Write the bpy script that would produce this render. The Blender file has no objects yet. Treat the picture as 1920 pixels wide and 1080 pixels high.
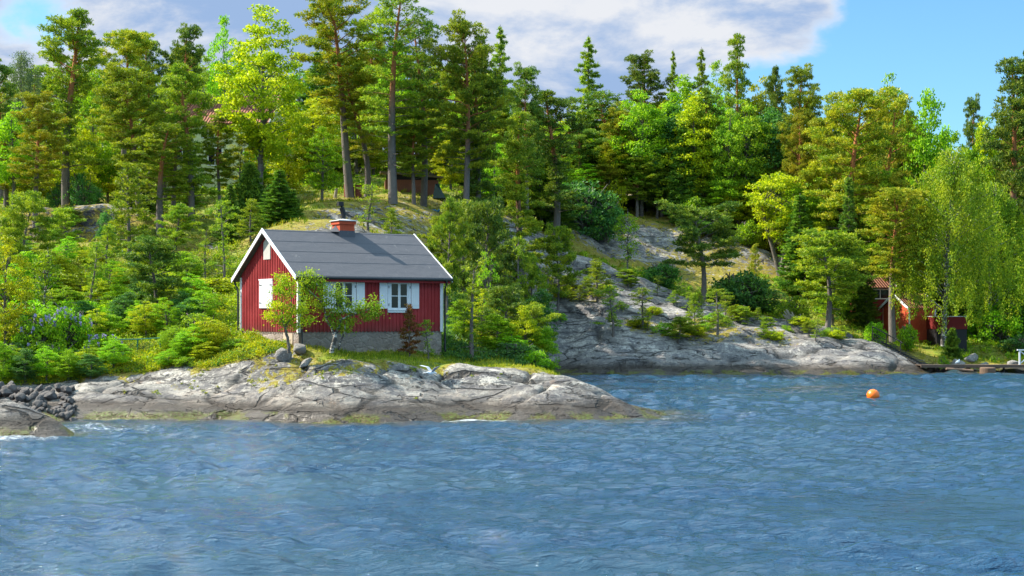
import bpy, math, random
import numpy as np
from mathutils import Vector, Matrix
R = math.radians
sc = bpy.context.scene
col = sc.collection

# ---------------------------------------------------------------- camera
F_PX, HOR, CAMZ = 2600.0, 590.0, 4.0          # focal length in photo pixels, horizon row, eye height over the water
cam_d = bpy.data.cameras.new('camera'); cam = bpy.data.objects.new('camera', cam_d); col.objects.link(cam)
cam.location = (0, 0, CAMZ); cam.rotation_euler = (R(90), 0, 0)
cam_d.sensor_width = 36.0; cam_d.lens = 36.0 * F_PX / 1920.0
cam_d.shift_y = (HOR - 540.0) / 1920.0
cam_d.clip_start = 0.5; cam_d.clip_end = 6000
sc.camera = cam
# ---------------------------------------------------------------- light
SUN_DIR = Vector((-0.703, 0.192, 0.685)).normalized()
sun_el = math.asin(SUN_DIR.z); sun_az = math.atan2(SUN_DIR.x, SUN_DIR.y)
sd = bpy.data.lights.new('sun', 'SUN'); sd.energy = 4.6; sd.angle = R(0.5); sd.color = (1.0, 0.93, 0.80)
so = bpy.data.objects.new('sun', sd); col.objects.link(so)
so.rotation_euler = SUN_DIR.to_track_quat('Z', 'Y').to_euler(); so.location = (-60, 20, 60)
sc.view_settings.view_transform = 'Standard'; sc.view_settings.look = 'None'
sc.view_settings.gamma = 1.0; EXPO = 1.32
sc.view_settings.exposure = EXPO
SKY_K = 0.10
sc.cycles.max_bounces = 6; sc.cycles.diffuse_bounces = 3; sc.cycles.glossy_bounces = 3
sc.cycles.transmission_bounces = 3; sc.cycles.transparent_max_bounces = 6
sc.cycles.caustics_reflective = False; sc.cycles.caustics_refractive = False

# ---------------------------------------------------------------- node helper
def lin(r, g, b):
    f = lambda c: c / 12.92 if c <= 0.04045 else ((c + 0.055) / 1.055) ** 2.4
    return (f(r / 255), f(g / 255), f(b / 255), 1)
class NT:
    def __init__(s, t): s.t = t; t.nodes.clear()
    def n(s, typ, ins=None, **kw):
        nd = s.t.nodes.new(typ)
        for k, v in kw.items(): setattr(nd, k, v)
        if ins:
            for k, v in ins.items(): s.set(nd.inputs[k], v)
        return nd
    def set(s, sock, v):
        if isinstance(v, bpy.types.NodeSocket): s.t.links.new(v, sock)
        elif isinstance(v, bpy.types.Node): s.t.links.new(v.outputs[0], sock)
        else:
            if sock.type == 'RGBA' and isinstance(v, (tuple, list)) and len(v) == 3: v = (*v, 1)
            sock.default_value = v
    def math(s, op, a, b=0.0, c=0.0, clamp=False):
        return s.n('ShaderNodeMath', {0: a, 1: b, 2: c}, operation=op, use_clamp=clamp).outputs[0]
    def mix(s, f, a, b, blend='MIX'):
        nd = s.t.nodes.new('ShaderNodeMix'); nd.data_type = 'RGBA'; nd.blend_type = blend
        s.set(nd.inputs[0], f); s.set(nd.inputs[6], a); s.set(nd.inputs[7], b); return nd.outputs[2]
    def noise(s, vec, scale, detail=4, rough=.55, dist=0.0):
        return s.n('ShaderNodeTexNoise', {'Vector': vec, 'Scale': scale, 'Detail': detail, 'Roughness': rough, 'Distortion': dist}).outputs[0]
    def step(s, x, lo, hi):
        return s.n('ShaderNodeMapRange', {0: x, 1: lo, 2: hi, 3: 0.0, 4: 1.0}, interpolation_type='SMOOTHSTEP', clamp=True).outputs[0]
    def scale(s, vec, v):
        return s.n('ShaderNodeVectorMath', {0: vec, 1: v}, operation='MULTIPLY').outputs[0]
    def obj(s): return s.n('ShaderNodeTexCoord').outputs['Object']
    def pos(s): return s.n('ShaderNodeNewGeometry').outputs['Position']
    def attr(s, name): return s.n('ShaderNodeAttribute', attribute_name=name).outputs['Fac']
    def bump(s, h, dist=.02, strength=1.0, normal=None):
        nd = s.n('ShaderNodeBump', {'Height': h, 'Distance': dist, 'Strength': strength})
        if normal is not None: s.set(nd.inputs['Normal'], normal)
        return nd.outputs[0]
    def out(s, sh): s.t.links.new(sh, s.n('ShaderNodeOutputMaterial').inputs[0])
    def prin(s, colr, rough=.8, normal=None, spec=.3, **kw):
        ins = {'Base Color': colr, 'Roughness': rough, 'Specular IOR Level': spec}; ins.update(kw)
        nd = s.n('ShaderNodeBsdfPrincipled', ins)
        if normal is not None: s.set(nd.inputs['Normal'], normal)
        return nd.outputs[0]
def newmat(name):
    m = bpy.data.materials.new(name); m.use_nodes = True; return m, NT(m.node_tree)
def simple(name, c, rough=.7, var=.25, nscale=6, bump=.0, spec=.3, metal=0.0, c2=None):
    m, t = newmat(name); v = t.obj()
    n = t.noise(v, nscale, 5, .65)
    a = tuple(x * (1 - var) for x in c[:3]); b = tuple(min(1, x * (1 + var)) for x in c[:3])
    k = t.mix(n, a, b)
    if c2 is not None: k = t.mix(t.step(t.noise(v, nscale * 2.7, 6, .7), .52, .7), k, c2)
    nm = t.bump(t.noise(v, nscale * 6, 4), bump, 1) if bump else None
    t.out(t.prin(k, rough, nm, spec, Metallic=metal)); return m

# ---------------------------------------------------------------- world
w = bpy.data.worlds.new('World'); sc.world = w; w.use_nodes = True
t = NT(w.node_tree)
sky = t.n('ShaderNodeTexSky', sky_type='NISHITA', sun_disc=False, sun_elevation=sun_el, sun_rotation=sun_az,
          altitude=0, air_density=1.0, dust_density=0.4, ozone_density=1.6)
g = t.n('ShaderNodeTexCoord').outputs['Generated']
sep = t.n('ShaderNodeSeparateXYZ', {0: g})
az = t.math('ARCTAN2', sep.outputs[0], sep.outputs[1]); el = t.math('ARCSINE', sep.outputs[2])
cv = t.n('ShaderNodeCombineXYZ', {0: az, 1: t.math('MULTIPLY', el, 1.7), 2: 3.7}).outputs[0]
n1 = t.noise(cv, 5.0, 9, .54, .15)
n2 = t.noise(t.scale(cv, (1, 1, 1)), 19.0, 6, .6, .2)
# coverage: cloudy to the left, clear beyond about 15 degrees right of the view axis
cover = t.math('ADD', t.step(az, .31, .16), 0.0)
edge = t.math('ADD', n1, t.math('MULTIPLY', t.math('SUBTRACT', n2, .5), .16))
hi = t.step(el, .75, .35)
dens = t.math('ADD', edge, t.math('ADD', t.math('MULTIPLY', t.math('SUBTRACT', cover, .72), .56), t.math('MULTIPLY', t.math('SUBTRACT', hi, 1.0), .06)))
cm = t.step(dens, .44, .56)
body = t.math('MULTIPLY', t.step(dens, .47, .60), t.step(t.noise(t.scale(cv, (1, 1.5, 1)), 5.0, 8, .62, .3), .38, .58))                      # dense middles look at us from their shaded side
low = t.step(el, .165, .06)
whit = t.math('MAXIMUM', t.math('SUBTRACT', 1.0, body), t.math('MULTIPLY', low, .8))
whit = t.math('MULTIPLY', whit, t.math('ADD', .62, t.math('MULTIPLY', n2, .9)), clamp=True)
E = 2 ** -EXPO / SKY_K
ccol = t.mix(whit, tuple(E * x for x in lin(158, 187, 228)[:3]), tuple(E * x for x in lin(236, 239, 245)[:3]))
skyc = t.mix(1.0, sky.outputs[0], (.46, .71, .86), 'MULTIPLY')
up = t.step(el, .26, .55); ccol = t.mix(up, ccol, tuple(E * x for x in (1.08, 1.55, 1.86)))  # bright cloud added above the view to lift fill light and water reflections
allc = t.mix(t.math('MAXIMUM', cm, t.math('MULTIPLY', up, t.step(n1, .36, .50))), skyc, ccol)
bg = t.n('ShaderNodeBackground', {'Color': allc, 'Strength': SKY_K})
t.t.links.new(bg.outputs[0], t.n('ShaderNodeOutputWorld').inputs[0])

# ---------------------------------------------------------------- object helpers
def tag(o, label=None, cat=None, group=None, kind=None):
    for k, v in (('label', label), ('category', cat), ('group', group), ('kind', kind)):
        if v: o[k] = v
    return o
def empty(name, loc=(0, 0, 0), rz=0, label=None, cat=None, group=None):
    o = bpy.data.objects.new(name, None); col.objects.link(o); o.location = loc; o.rotation_euler = (0, 0, rz)
    o.empty_display_size = .2
    return tag(o, label, cat, group)
def link(name, me, parent=None):
    o = bpy.data.objects.new(name, me); col.objects.link(o)
    if parent: o.parent = parent
    return o
def mesh_np(name, V, faces, mats, mi=None, smooth=False):
    V = np.asarray(V, dtype=np.float32)
    me = bpy.data.meshes.new(name)
    if isinstance(faces, np.ndarray):
        k = faces.shape[1]; nf = len(faces)
        me.vertices.add(len(V)); me.vertices.foreach_set('co', V.ravel())
        me.loops.add(nf * k); me.loops.foreach_set('vertex_index', faces.astype(np.int32).ravel())
        me.polygons.add(nf); me.polygons.foreach_set('loop_start', np.arange(0, nf * k, k, dtype=np.int32))
        me.update(calc_edges=True)
    else:
        me.from_pydata(V.tolist(), [], faces)
    for m in (mats if isinstance(mats, (list, tuple)) else [mats]): me.materials.append(m)
    if mi is not None: me.polygons.foreach_set('material_index', np.asarray(mi, dtype=np.int32))
    if smooth: me.polygons.foreach_set('use_smooth', np.ones(len(me.polygons), dtype=bool))
    me.update(); return me
class MB:
    def __init__(s): s.v = []; s.f = []; s.m = []
    def add(s, vs, fs, mi=0):
        b = len(s.v); s.v += [tuple(map(float, p)) for p in vs]; s.f += [tuple(i + b for i in f) for f in fs]; s.m += [mi] * len(fs)
    def box(s, x0, x1, y0, y1, z0, z1, mi=0, M=None):
        vs = [Vector((x, y, z)) for z in (z0, z1) for y in (y0, y1) for x in (x0, x1)]
        if M is not None: vs = [M @ v for v in vs]
        s.add(vs, [(0, 2, 3, 1), (4, 5, 7, 6), (0, 1, 5, 4), (2, 6, 7, 3), (0, 4, 6, 2), (1, 3, 7, 5)], mi)
    def tube(s, pts, rad, n=8, mi=0, cap=True):
        pts = [Vector(p) for p in pts]
        if not hasattr(rad, '__len__'): rad = [rad] * len(pts)
        b = []
        for i, p in enumerate(pts):
            d = (pts[min(i + 1, len(pts) - 1)] - pts[max(i - 1, 0)]).normalized()
            a = Vector((0, 0, 1)) if abs(d.z) < .9 else Vector((1, 0, 0))
            u = d.cross(a).normalized(); v = d.cross(u)
            b.append([p + (u * math.cos(2 * math.pi * k / n) + v * math.sin(2 * math.pi * k / n)) * rad[i] for k in range(n)])
        vs = [q for r_ in b for q in r_]; fs = []
        for i in range(len(pts) - 1):
            for k in range(n):
                fs.append((i * n + k, i * n + (k + 1) % n, (i + 1) * n + (k + 1) % n, (i + 1) * n + k))
        if cap: fs.append(tuple(range(n))[::-1]); fs.append(tuple((len(pts) - 1) * n + k for k in range(n)))
        s.add(vs, fs, mi)
    def poly(s, pts, thick, mi=0):          # pts outline, thick vector
        n = len(pts); th = Vector(thick); a = [Vector(p) for p in pts]
        s.add(a + [p + th for p in a], [tuple(range(n))[::-1], tuple(range(n, 2 * n))] + [(i, (i + 1) % n, (i + 1) % n + n, i + n) for i in range(n)], mi)
    def build(s, name, mats, parent=None, smooth=False, bevel=0):
        o = link(name, mesh_np(name, s.v, s.f, mats, s.m, smooth), parent)
        if bevel:
            b = o.modifiers.new('bevel', 'BEVEL'); b.width = bevel; b.segments = 1; b.limit_method = 'ANGLE'
        return o
def xd(px, d): return (px - 960.0) * d / F_PX
def zy(py, d): return CAMZ + (HOR - py) * d / F_PX

# ---------------------------------------------------------------- noise (numpy)
_rng = np.random.default_rng(7); _perm = _rng.permutation(256); _perm = np.concatenate([_perm, _perm])
_ga = _rng.uniform(0, 2 * np.pi, 256)
def perlin(x, y):
    xi = np.floor(x).astype(int); yi = np.floor(y).astype(int); xf = x - xi; yf = y - yi
    u = xf ** 3 * (xf * (xf * 6 - 15) + 10); v = yf ** 3 * (yf * (yf * 6 - 15) + 10)
    def gr(ix, iy, fx, fy):
        a = _ga[_perm[(_perm[ix & 255] + iy) & 255]]; return np.cos(a) * fx + np.sin(a) * fy
    a = gr(xi, yi, xf, yf); b = gr(xi + 1, yi, xf - 1, yf); c = gr(xi, yi + 1, xf, yf - 1); d = gr(xi + 1, yi + 1, xf - 1, yf - 1)
    return 1.5 * (a + u * (b - a) + v * ((c + u * (d - c)) - (a + u * (b - a))))
def fbm(x, y, o=4, g=.5):
    s = 0; a = 1
    for i in range(o): s = s + a * perlin(x + 17.3 * i, y - 9.1 * i); x = x * 2.03; y = y * 2.03; a *= g
    return s

# ---------------------------------------------------------------- terrain: (px, py, distance, green 0..1); height from the three
CP = [
 # left shore
 (-500,800,50,.2),(-500,700,60,.9),(-500,560,75,1),(-500,440,92,1),(-500,330,130,1),
 (-150,800,50,.1),(-150,720,57,.6),(-150,620,66,1),(-150,500,78,1),(-150,410,92,.9),(-150,340,130,1),
 (0,790,52,.0),(0,735,56,.1),(0,700,59,.7),(0,640,64,1),(0,560,72,1),(0,480,80,.9),(0,415,90,.7),(0,360,112,1),
 (100,790,52,.0),(100,735,56,.0),(100,700,59,.6),(100,640,64,1),(100,560,72,1),(100,480,80,.9),(110,425,88,.35),(100,395,100,.8),(100,350,125,1),
 (180,786,53,.0),(180,722,56,.1),(180,690,58.5,.8),(200,635,64,1),(200,560,72,1),(200,480,80,.8),(200,415,90,.3),(200,385,104,.9),(200,330,130,1),
 (300,787,52.7,.0),(300,705,56.5,.1),(300,680,58.3,.8),(300,640,62,1),(300,570,70,1),(300,500,78,.8),(300,440,86,.7),(300,395,96,.9),(300,330,125,1),
 (420,787,52.7,.0),(420,740,54.2,.0),(420,700,55.8,.1),(430,675,57,.9),(420,640,60.5,1),(420,600,66,.9),(420,520,76,.8),(400,455,84,.3),(420,410,92,.7),(420,340,122,1),
 (520,790,52,.0),(520,740,53.3,.0),(510,685,55.2,.25),(505,655,57,.6),(490,615,61.5,.9),(500,430,80,.5),(510,400,88,.8),(510,345,102,1),(500,300,130,1),
 (522,705,54.5,.36),
 (650,795,50.8,.0),(650,740,52.5,.0),(640,682,54.6,.3),(640,665,56.3,.9),(650,655,58.2,.8),(600,610,65,.8),(650,560,67,.8),
 (650,432,78,.22),(650,405,86,.27),(650,376,96,.45),(650,355,103,1),(650,310,122,1),
 (780,790,52,.0),(780,740,53.5,.0),(780,700,55.0,.15),(780,680,57,.95),(780,660,60.5,.8),(780,600,68,.8),(780,560,74,.8),(780,490,82,.6),(780,435,89,.35),(780,405,93,.4),(780,378,97.5,.5),(790,355,106,1),(790,315,122,1),
 (900,787,52.7,.0),(900,740,54,.0),(900,705,55.5,.1),(900,685,58.5,.9),(900,670,61,1),(900,655,69,.9),(900,612,79,.8),(900,560,88,.6),(900,480,95,.4),(900,425,100,.4),(900,380,106,.9),(900,330,126,1),
 (1000,790,52,.0),(1000,750,53.2,.0),(1000,712,55.2,.05),(1000,693,57.5,.75),(985,686,61,1),(970,690,67,1),(965,690,78,.9),(965,674,87,.7),(972,640,93,.4),(980,575,98,.3),(982,510,102,.25),(980,440,106,.15),(980,412,112,.6),(1000,385,118,1),(1000,345,138,1),
 (1080,790,52,.0),(1080,755,53.3,.0),(1080,712,55.6,.0),
 (1160,787,52.8,.0),(1160,757,54,.0),(1150,742,55.4,.0),(1215,786,53,.0),(1210,777,54,.0),
 # water behind and beyond the point
 (1090,785,60,.0),(1060,785,66,0),(1050,770,76,0),(1060,745,86,0),(1180,790,60,.0),(1300,800,56,0),(1320,860,48,0),(1250,830,50,0),(1150,850,45,.0),(1300,760,75,0),(1500,760,75,.0),(1200,742,88,0),(1400,742,88,0),(1600,742,88,0),(1800,740,88,0),(1950,740,88,0),(2200,740,88,0),
 (900,850,46,.0),(650,860,45.5,0),(400,850,46.5,0),(150,850,46.5,0),(-200,850,47,0),
 # far shore, rock slope
 (1040,704,93,.0),(1040,650,96.5,.0),(1045,595,99.5,.1),(1045,525,103.5,.28),(1040,464,108,.12),(1045,425,116,.3),(1045,395,124,1),(1050,350,140,1),
 (1120,703,92,.0),(1120,655,95,.0),(1120,600,98,.12),(1110,540,103,.3),(1110,490,107.5,.1),(1110,484,111,.6),(1110,440,118,.2),(1110,410,124,.8),(1100,370,135,1),
 (1210,703,92,.0),(1210,655,95,.0),(1210,620,98,.3),(1210,575,102,.1),(1210,536,106,.1),(1210,533,111,.9),(1200,470,119,.25),(1200,430,124,.2),(1200,408,130,.5),(1210,375,138,.3),(1200,350,148,1),
 (1330,703,92,.0),(1330,665,94.5,.0),(1330,620,98,.35),(1330,572,104,.05),(1330,570,109,1),(1330,520,116,.4),(1340,470,122,.33),(1340,425,129,.22),(1330,405,138,1),(1330,370,150,1),
 (1450,703,92,.0),(1450,665,94.5,.0),(1450,635,97,.3),(1450,602,102,.1),(1450,600,107,1),(1450,550,114,.8),(1450,490,123,.28),(1440,465,128,.24),(1450,440,140,1),
 (1560,703,92,.0),(1560,665,94.5,.0),(1560,640,97,.0),(1560,624,100,.2),(1550,614,105,.7),(1550,570,113,.9),(1550,520,124,1),(1550,470,145,1),
 (1650,703,92,.0),(1650,672,94.5,.0),(1650,652,97.5,.0),(1640,640,102,.7),(1650,608,111,.8),(1650,570,122,1),(1650,500,145,1),
 (1725,701,93.5,.0),(1720,685,96,.1),(1725,665,100,.5),(1730,640,107,.8),(1740,610,116,1),(1740,540,140,1),
 (1820,700,94.5,.2),(1820,690,96.5,.3),(1820,672,101,.9),(1820,648,107,1),(1830,625,115,1),(1830,570,140,1),
 (1920,699,95,.2),(1920,690,97,.3),(1920,672,102,.9),(1920,648,108,1),(1930,610,120,1),(1920,560,145,1),
 (2100,699,95,.2),(2100,670,103,1),(2100,620,120,1),(2100,560,145,1),
 (2500,700,95,.2),(2500,670,103,1),(2500,610,125,1),(2500,560,150,1),
 # hinterland
 (-900,800,50,.3),(-900,600,70,1),(-900,400,110,1),
 (-400,360,200,1),(200,360,200,1),(700,350,200,1),(1200,370,200,1),(1700,430,200,1),(2300,480,200,1),
 (-300,440,330,1),(400,430,330,1),(1000,430,330,1),(1600,460,330,1),(2300,490,330,1),
]
cp = np.array(CP, float)
CX = (cp[:, 0] - 960) * cp[:, 2] / F_PX; CY = cp[:, 2].copy(); CZ = CAMZ + (HOR - cp[:, 1]) * cp[:, 2] / F_PX; CV = cp[:, 3]
def tps_fit(P, val, lam):
    n = len(P); d = np.sqrt(((P[:, None] - P[None]) ** 2).sum(-1)) + 1e-9
    K = d ** 2 * np.log(d) + lam * np.eye(n); Q = np.c_[np.ones(n), P]
    A = np.block([[K, Q], [Q.T, np.zeros((3, 3))]]); return np.linalg.solve(A, np.r_[val, 0, 0, 0])
_P = np.c_[CX, CY] / 20.0
_W = tps_fit(_P, CZ, .0006)
def base_h(X, Y):
    X = np.asarray(X, float); Y = np.asarray(Y, float); sh = X.shape; q = np.c_[X.ravel(), Y.ravel()] / 20.0
    out = np.empty(len(q))
    for i in range(0, len(q), 20000):
        b = q[i:i + 20000]; d = np.sqrt(((b[:, None] - _P[None]) ** 2).sum(-1)) + 1e-9
        out[i:i + 20000] = (d ** 2 * np.log(d)) @ _W[:-3] + _W[-3] + b @ _W[-2:]
    return out.reshape(sh)
def green(X, Y):
    X = np.asarray(X, float); Y = np.asarray(Y, float); sh = X.shape; q = np.c_[X.ravel(), Y.ravel()]
    out = np.empty(len(q)); S = np.c_[CX, CY]
    for i in range(0, len(q), 20000):
        b = q[i:i + 20000]; d2 = (((b[:, None] - S[None]) ** 2).sum(-1)) + .05
        w_ = 1 / d2 ** 2; out[i:i + 20000] = (w_ @ CV) / w_.sum(1)
    return out.reshape(sh)
# foreground rock at the left edge
_vr = np.random.default_rng(31)
def _seeds(x0, x1, y0, y1, sx, sy):
    a = [(x + _vr.uniform(-.42, .42) * sx, y + _vr.uniform(-.42, .42) * sy) for x in np.arange(x0, x1, sx) for y in np.arange(y0, y1, sy)]; return np.array(a)
SEED = np.concatenate([_seeds(-30, 14, 44, 66, 3.3, 1.1), _seeds(-6, 46, 86, 134, 5.5, 2.6)]); SV = _vr.uniform(0, 1, (len(SEED), 3))
def slabs(X, Y):
    sh = X.shape; wx = X + .55 * perlin(X * .7, Y * .7) + .9 * perlin(X * .21 + 3, Y * .21); wy = Y + .30 * perlin(X * .6 + 9, Y * .8 + 2) + .30 * X * .18
    q = np.c_[wx.ravel(), wy.ravel()]; S = SEED + np.c_[np.zeros(len(SEED)), SEED[:, 0] * .054]; F1 = np.full(len(q), 9.); F2 = np.full(len(q), 9.); I = np.zeros(len(q), int)
    far = (Y.ravel() > 80); asp = np.where(far, .5, 1.0)
    for half_ in (0, 1):
        m = np.where(far if half_ else ~far)[0]; js = np.where((SEED[:, 1] > 80) == bool(half_))[0]; k = (2.1 / 5.5) if half_ else (1 / 1.35)
        for c0 in range(0, len(m), 20000):
            mm = m[c0:c0 + 20000]; d = np.sqrt(((q[mm, 0:1] - S[js, 0]) * k * .40) ** 2 + ((q[mm, 1:2] - S[js, 1]) * k) ** 2); o = np.argpartition(d, 1, axis=1)[:, :2]
            a = np.take_along_axis(d, o, 1); sw = a[:, 0] > a[:, 1]; F1[mm] = a.min(1); F2[mm] = a.max(1); I[mm] = js[np.where(sw, o[:, 1], o[:, 0])]
    e = (F2 - F1); v = SV[I]; loc = q - S[I]
    dp = np.clip(.45 + 1.4 * perlin(q[:, 0] * .33 + 5, q[:, 1] * .5), 0, 1)
    hgt = (np.clip(e / .5, 0, 1) ** .6 - .75) * .26 * dp + (v[:, 0] - .5) * .20 * (.3 + .7 * dp) + loc[:, 0] * (v[:, 1] - .5) * .08 + loc[:, 1] * (v[:, 2] - .5) * .14 - .10 * np.exp(-(e / .05) ** 2) * (.5 + dp)
    return (hgt * np.where(far, 1.5, 1)).reshape(sh), e.reshape(sh), v[:, 0].reshape(sh)
def height(X, Y, detail=True):
    X = np.asarray(X, float); Y = np.asarray(Y, float)
    z = np.clip(base_h(X, Y), -3.0, 40)
    z = np.where(Y < 50, np.minimum(z, (Y - 50) * .3 + .6), z)
    far = np.clip((np.abs(X) - 60) / 60, 0, 1) * np.clip((Y - 120) / 60, 0, 1)
    z = z * (1 - far) + far * 12
    # small knoll sticking out of the water at far left
    r = np.sqrt(((X + 17.0) / 2.3) ** 2 + ((Y - 46.6) / 1.15) ** 2 + .35 * ((X + 17.0) / 2.3) * ((Y - 46.6) / 1.15))
    z = np.maximum(z, 1.05 * (1 - r ** 1.3))
    if detail:
        g_ = np.clip(green(X, Y), 0, 1); rk = 1 - .75 * np.clip((g_ - .25) / .35, 0, 1)
        wx = X + .8 * perlin(X * .35, Y * .35 + 5); wy = Y + .8 * perlin(X * .3 + 8, Y * .35)
        z = z + .20 * perlin(wx * .33, wy * .45) * (1 + .9 * np.clip((Y - 85) / 20, 0, 1)) * np.clip((z + 1.2), .2, 1)
        fine = .085 * fbm(wx * .45, wy * 1.1, 3) + .014 * fbm(wx * 2.6, wy * 5.1, 2)
        far_r = np.clip((Y - 85) / 10, 0, 1)
        fine = fine * (1 + .6 * far_r)
        sl, _, _ = slabs(X, Y); inx = (X > -34) & (X < 50) & (Y > 42) & (Y < 136)
        z = z + rk * (.55 * fine + np.where(inx, sl, 0))
    return z
def H1(x, y): return float(height(np.array([x]), np.array([y]), True)[0])

def spaced(segs):
    out = []
    for a, b, s in segs: out += list(np.arange(a, b, s))
    return np.array(out + [segs[-1][1]])
GX = spaced([(-420, -120, 15), (-120, -45, 2.5), (-45, -24, .5), (-24, 12, .11), (12, 40, .2), (40, 60, 1), (60, 120, 3), (120, 420, 15)])
GY = spaced([(30, 42, 3), (42, 60, .10), (60, 84, .35), (84, 112, .2), (112, 140, .5), (140, 200, 2), (200, 560, 12)])
XX, YY = np.meshgrid(GX, GY); ZZ = height(XX, YY)
GG = green(XX, YY)
nx, ny = len(GX), len(GY)
def grid_faces(nx, ny):
    i = (np.arange(ny - 1)[:, None] * nx + np.arange(nx - 1)[None]).ravel()
    return np.c_[i, i + 1, i + nx + 1, i + nx]
_gy0, _gx0 = GY, GX
def ground_z(x, y):                       # bilinear on the built sheet, for standing things on it
    x = np.atleast_1d(x).astype(float); y = np.atleast_1d(y).astype(float)
    i = np.clip(np.searchsorted(GX, x) - 1, 0, nx - 2); j = np.clip(np.searchsorted(GY, y) - 1, 0, ny - 2)
    u = np.clip((x - GX[i]) / (GX[i + 1] - GX[i]), 0, 1); v = np.clip((y - GY[j]) / (GY[j + 1] - GY[j]), 0, 1)
    return (ZZ[j, i] * (1 - u) * (1 - v) + ZZ[j, i + 1] * u * (1 - v) + ZZ[j + 1, i] * (1 - u) * v + ZZ[j + 1, i + 1] * u * v)
def gz(x, y): return float(ground_z(x, y)[0])
def ground_g(x, y): return green(x, y) + .28 * fbm(np.asarray(x) * .5, np.asarray(y) * .5, 3)

# ---------------------------------------------------------------- ground material
m_ground, t = newmat('ground')
p = t.pos(); gsep = t.n('ShaderNodeSeparateXYZ', {0: p}); pz = gsep.outputs[2]; py_ = gsep.outputs[1]
gr = t.attr('green'); crack = t.attr('crack')
nb = t.noise(p, .55, 6, .6); nm_ = t.noise(p, 2.6, 7, .68); nf = t.noise(p, 11, 6, .7)
st = t.noise(t.scale(p, (.30, .9, 4.0)), 1.5, 8, .70, .8)
cr = t.attr('slab')
wv = t.n('ShaderNodeVectorMath', {0: t.scale(p, (.35, .9, 1.6)), 1: t.scale(t.n('ShaderNodeTexNoise', {'Vector': p, 'Scale': .9, 'Detail': 4}).outputs[1], (.9, .9, .9))}, operation='ADD').outputs[0]
cedge2 = t.n('ShaderNodeTexVoronoi', {'Vector': wv, 'Scale': 1.3}, feature='DISTANCE_TO_EDGE').outputs[0]
rock = t.mix(t.step(t.math('ADD', cr, t.math('MULTIPLY', t.math('SUBTRACT', nb, .5), .8)), .25, .75), (.125, .118, .113), (.27, .247, .215))
rock = t.mix(t.math('MULTIPLY', t.step(st, .50, .60), .6), rock, (.33, .295, .255))
tanm = t.math('MULTIPLY', t.step(t.math('ADD', pz, t.math('MULTIPLY', nb, 1.0)), 1.75, 1.2), t.step(nm_, .40, .52))
rock = t.mix(t.math('MULTIPLY', tanm, .6), rock, (.36, .30, .25))
rock = t.mix(t.math('MULTIPLY', t.step(t.noise(t.scale(p, (.5, .8, 1.6)), 1.3, 7, .66, .4), .50, .42), .75), rock, (.10, .097, .105))
lich = t.math('MULTIPLY', t.step(t.math('ADD', t.noise(p, 1.6, 8, .62), t.math('MULTIPLY', nf, .45)), .74, .84), t.math('ADD', .35, t.math('MULTIPLY', t.step(pz, .7, 1.5), .6)))
rock = t.mix(lich, rock, (.50, .46, .40))     # pale lichen
rock = t.mix(t.math('MULTIPLY', t.step(t.noise(p, 4.2, 7, .75), .46, .37), t.math('ADD', .2, t.math('MULTIPLY', t.step(pz, .9, 1.7), .45))), rock, (.07, .068, .07))      # dark lichen
rock = t.mix(t.math('MULTIPLY', t.step(t.noise(p, .9, 5, .7), .60, .70), .4), rock, (.32, .17, .08))
sp1 = t.noise(p, 6.5, 5, .7, .3)
rock = t.mix(t.math('MULTIPLY', t.step(sp1, .55, .60), t.math('ADD', .25, t.math('MULTIPLY', t.step(pz, .9, 1.7), .45))), rock, (.55, .52, .46))
rock = t.mix(t.math('MULTIPLY', t.step(sp1, .44, .39), .55), rock, (.075, .07, .068))
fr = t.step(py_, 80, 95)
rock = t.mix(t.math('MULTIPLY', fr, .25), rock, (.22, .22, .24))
rock = t.mix(t.math('MULTIPLY', t.step(nf, .46, .34), .4), rock, (.09, .085, .085))
edge_ = t.math('MULTIPLY', t.step(cedge2, .035, .010), t.math('MULTIPLY', t.step(nm_, .50, .56), .8))
cedge3 = t.n('ShaderNodeTexVoronoi', {'Vector': t.n('ShaderNodeVectorMath', {0: t.n('ShaderNodeVectorRotate', {'Vector': t.scale(p, (.28, .9, 1.3)), 'Angle': .22}, rotation_type='Z_AXIS').outputs[0], 1: t.scale(t.n('ShaderNodeTexNoise', {'Vector': p, 'Scale': .6, 'Detail': 5}).outputs[1], (.7, .7, .7))}, operation='ADD').outputs[0], 'Scale': .8}, feature='DISTANCE_TO_EDGE').outputs[0]
edge_ = t.math('MAXIMUM', edge_, t.math('MULTIPLY', t.step(cedge3, .030, .008), t.step(t.noise(p, .7, 4, .6), .44, .54)))
rock = t.mix(t.math('MULTIPLY', t.step(cedge3, .22, .03), .45), rock, (.10, .095, .10))
rock = t.mix(t.math('MULTIPLY', t.math('MAXIMUM', crack, edge_), .92), rock, (.03, .028, .026))
zz = t.math('ADD', pz, t.math('MULTIPLY', t.math('SUBTRACT', nm_, .5), .5))
rock = t.mix(t.math('MULTIPLY', t.step(zz, .90, .38), .9), rock, (.045, .035, .028))    # wet band
alg = t.mix(t.step(nf, .42, .6), (.07, .045, .01), (.10, .13, .015))
algm = t.math('MULTIPLY', t.step(zz, .36, .18), t.step(t.noise(p, .8, 4, .6), .46, .52))
rock = t.mix(algm, rock, alg)
mossn = t.noise(p, 1.9, 6, .72, .6)
gg = t.math('ADD', gr, t.math('MULTIPLY', t.math('SUBTRACT', mossn, .5), 1.15))
moss = t.mix(t.step(nf, .40, .62), (.17, .12, .018), (.30, .27, .04))
grass = t.mix(t.step(nm_, .35, .65), (.075, .12, .012), (.24, .28, .025))
grass = t.mix(t.math('MULTIPLY', t.step(nb, .5, .62), .5), grass, (.33, .26, .06))
c = t.mix(t.step(gg, .29, .37), rock, moss)
c = t.mix(t.step(gg, .50, .66), c, grass)
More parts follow.
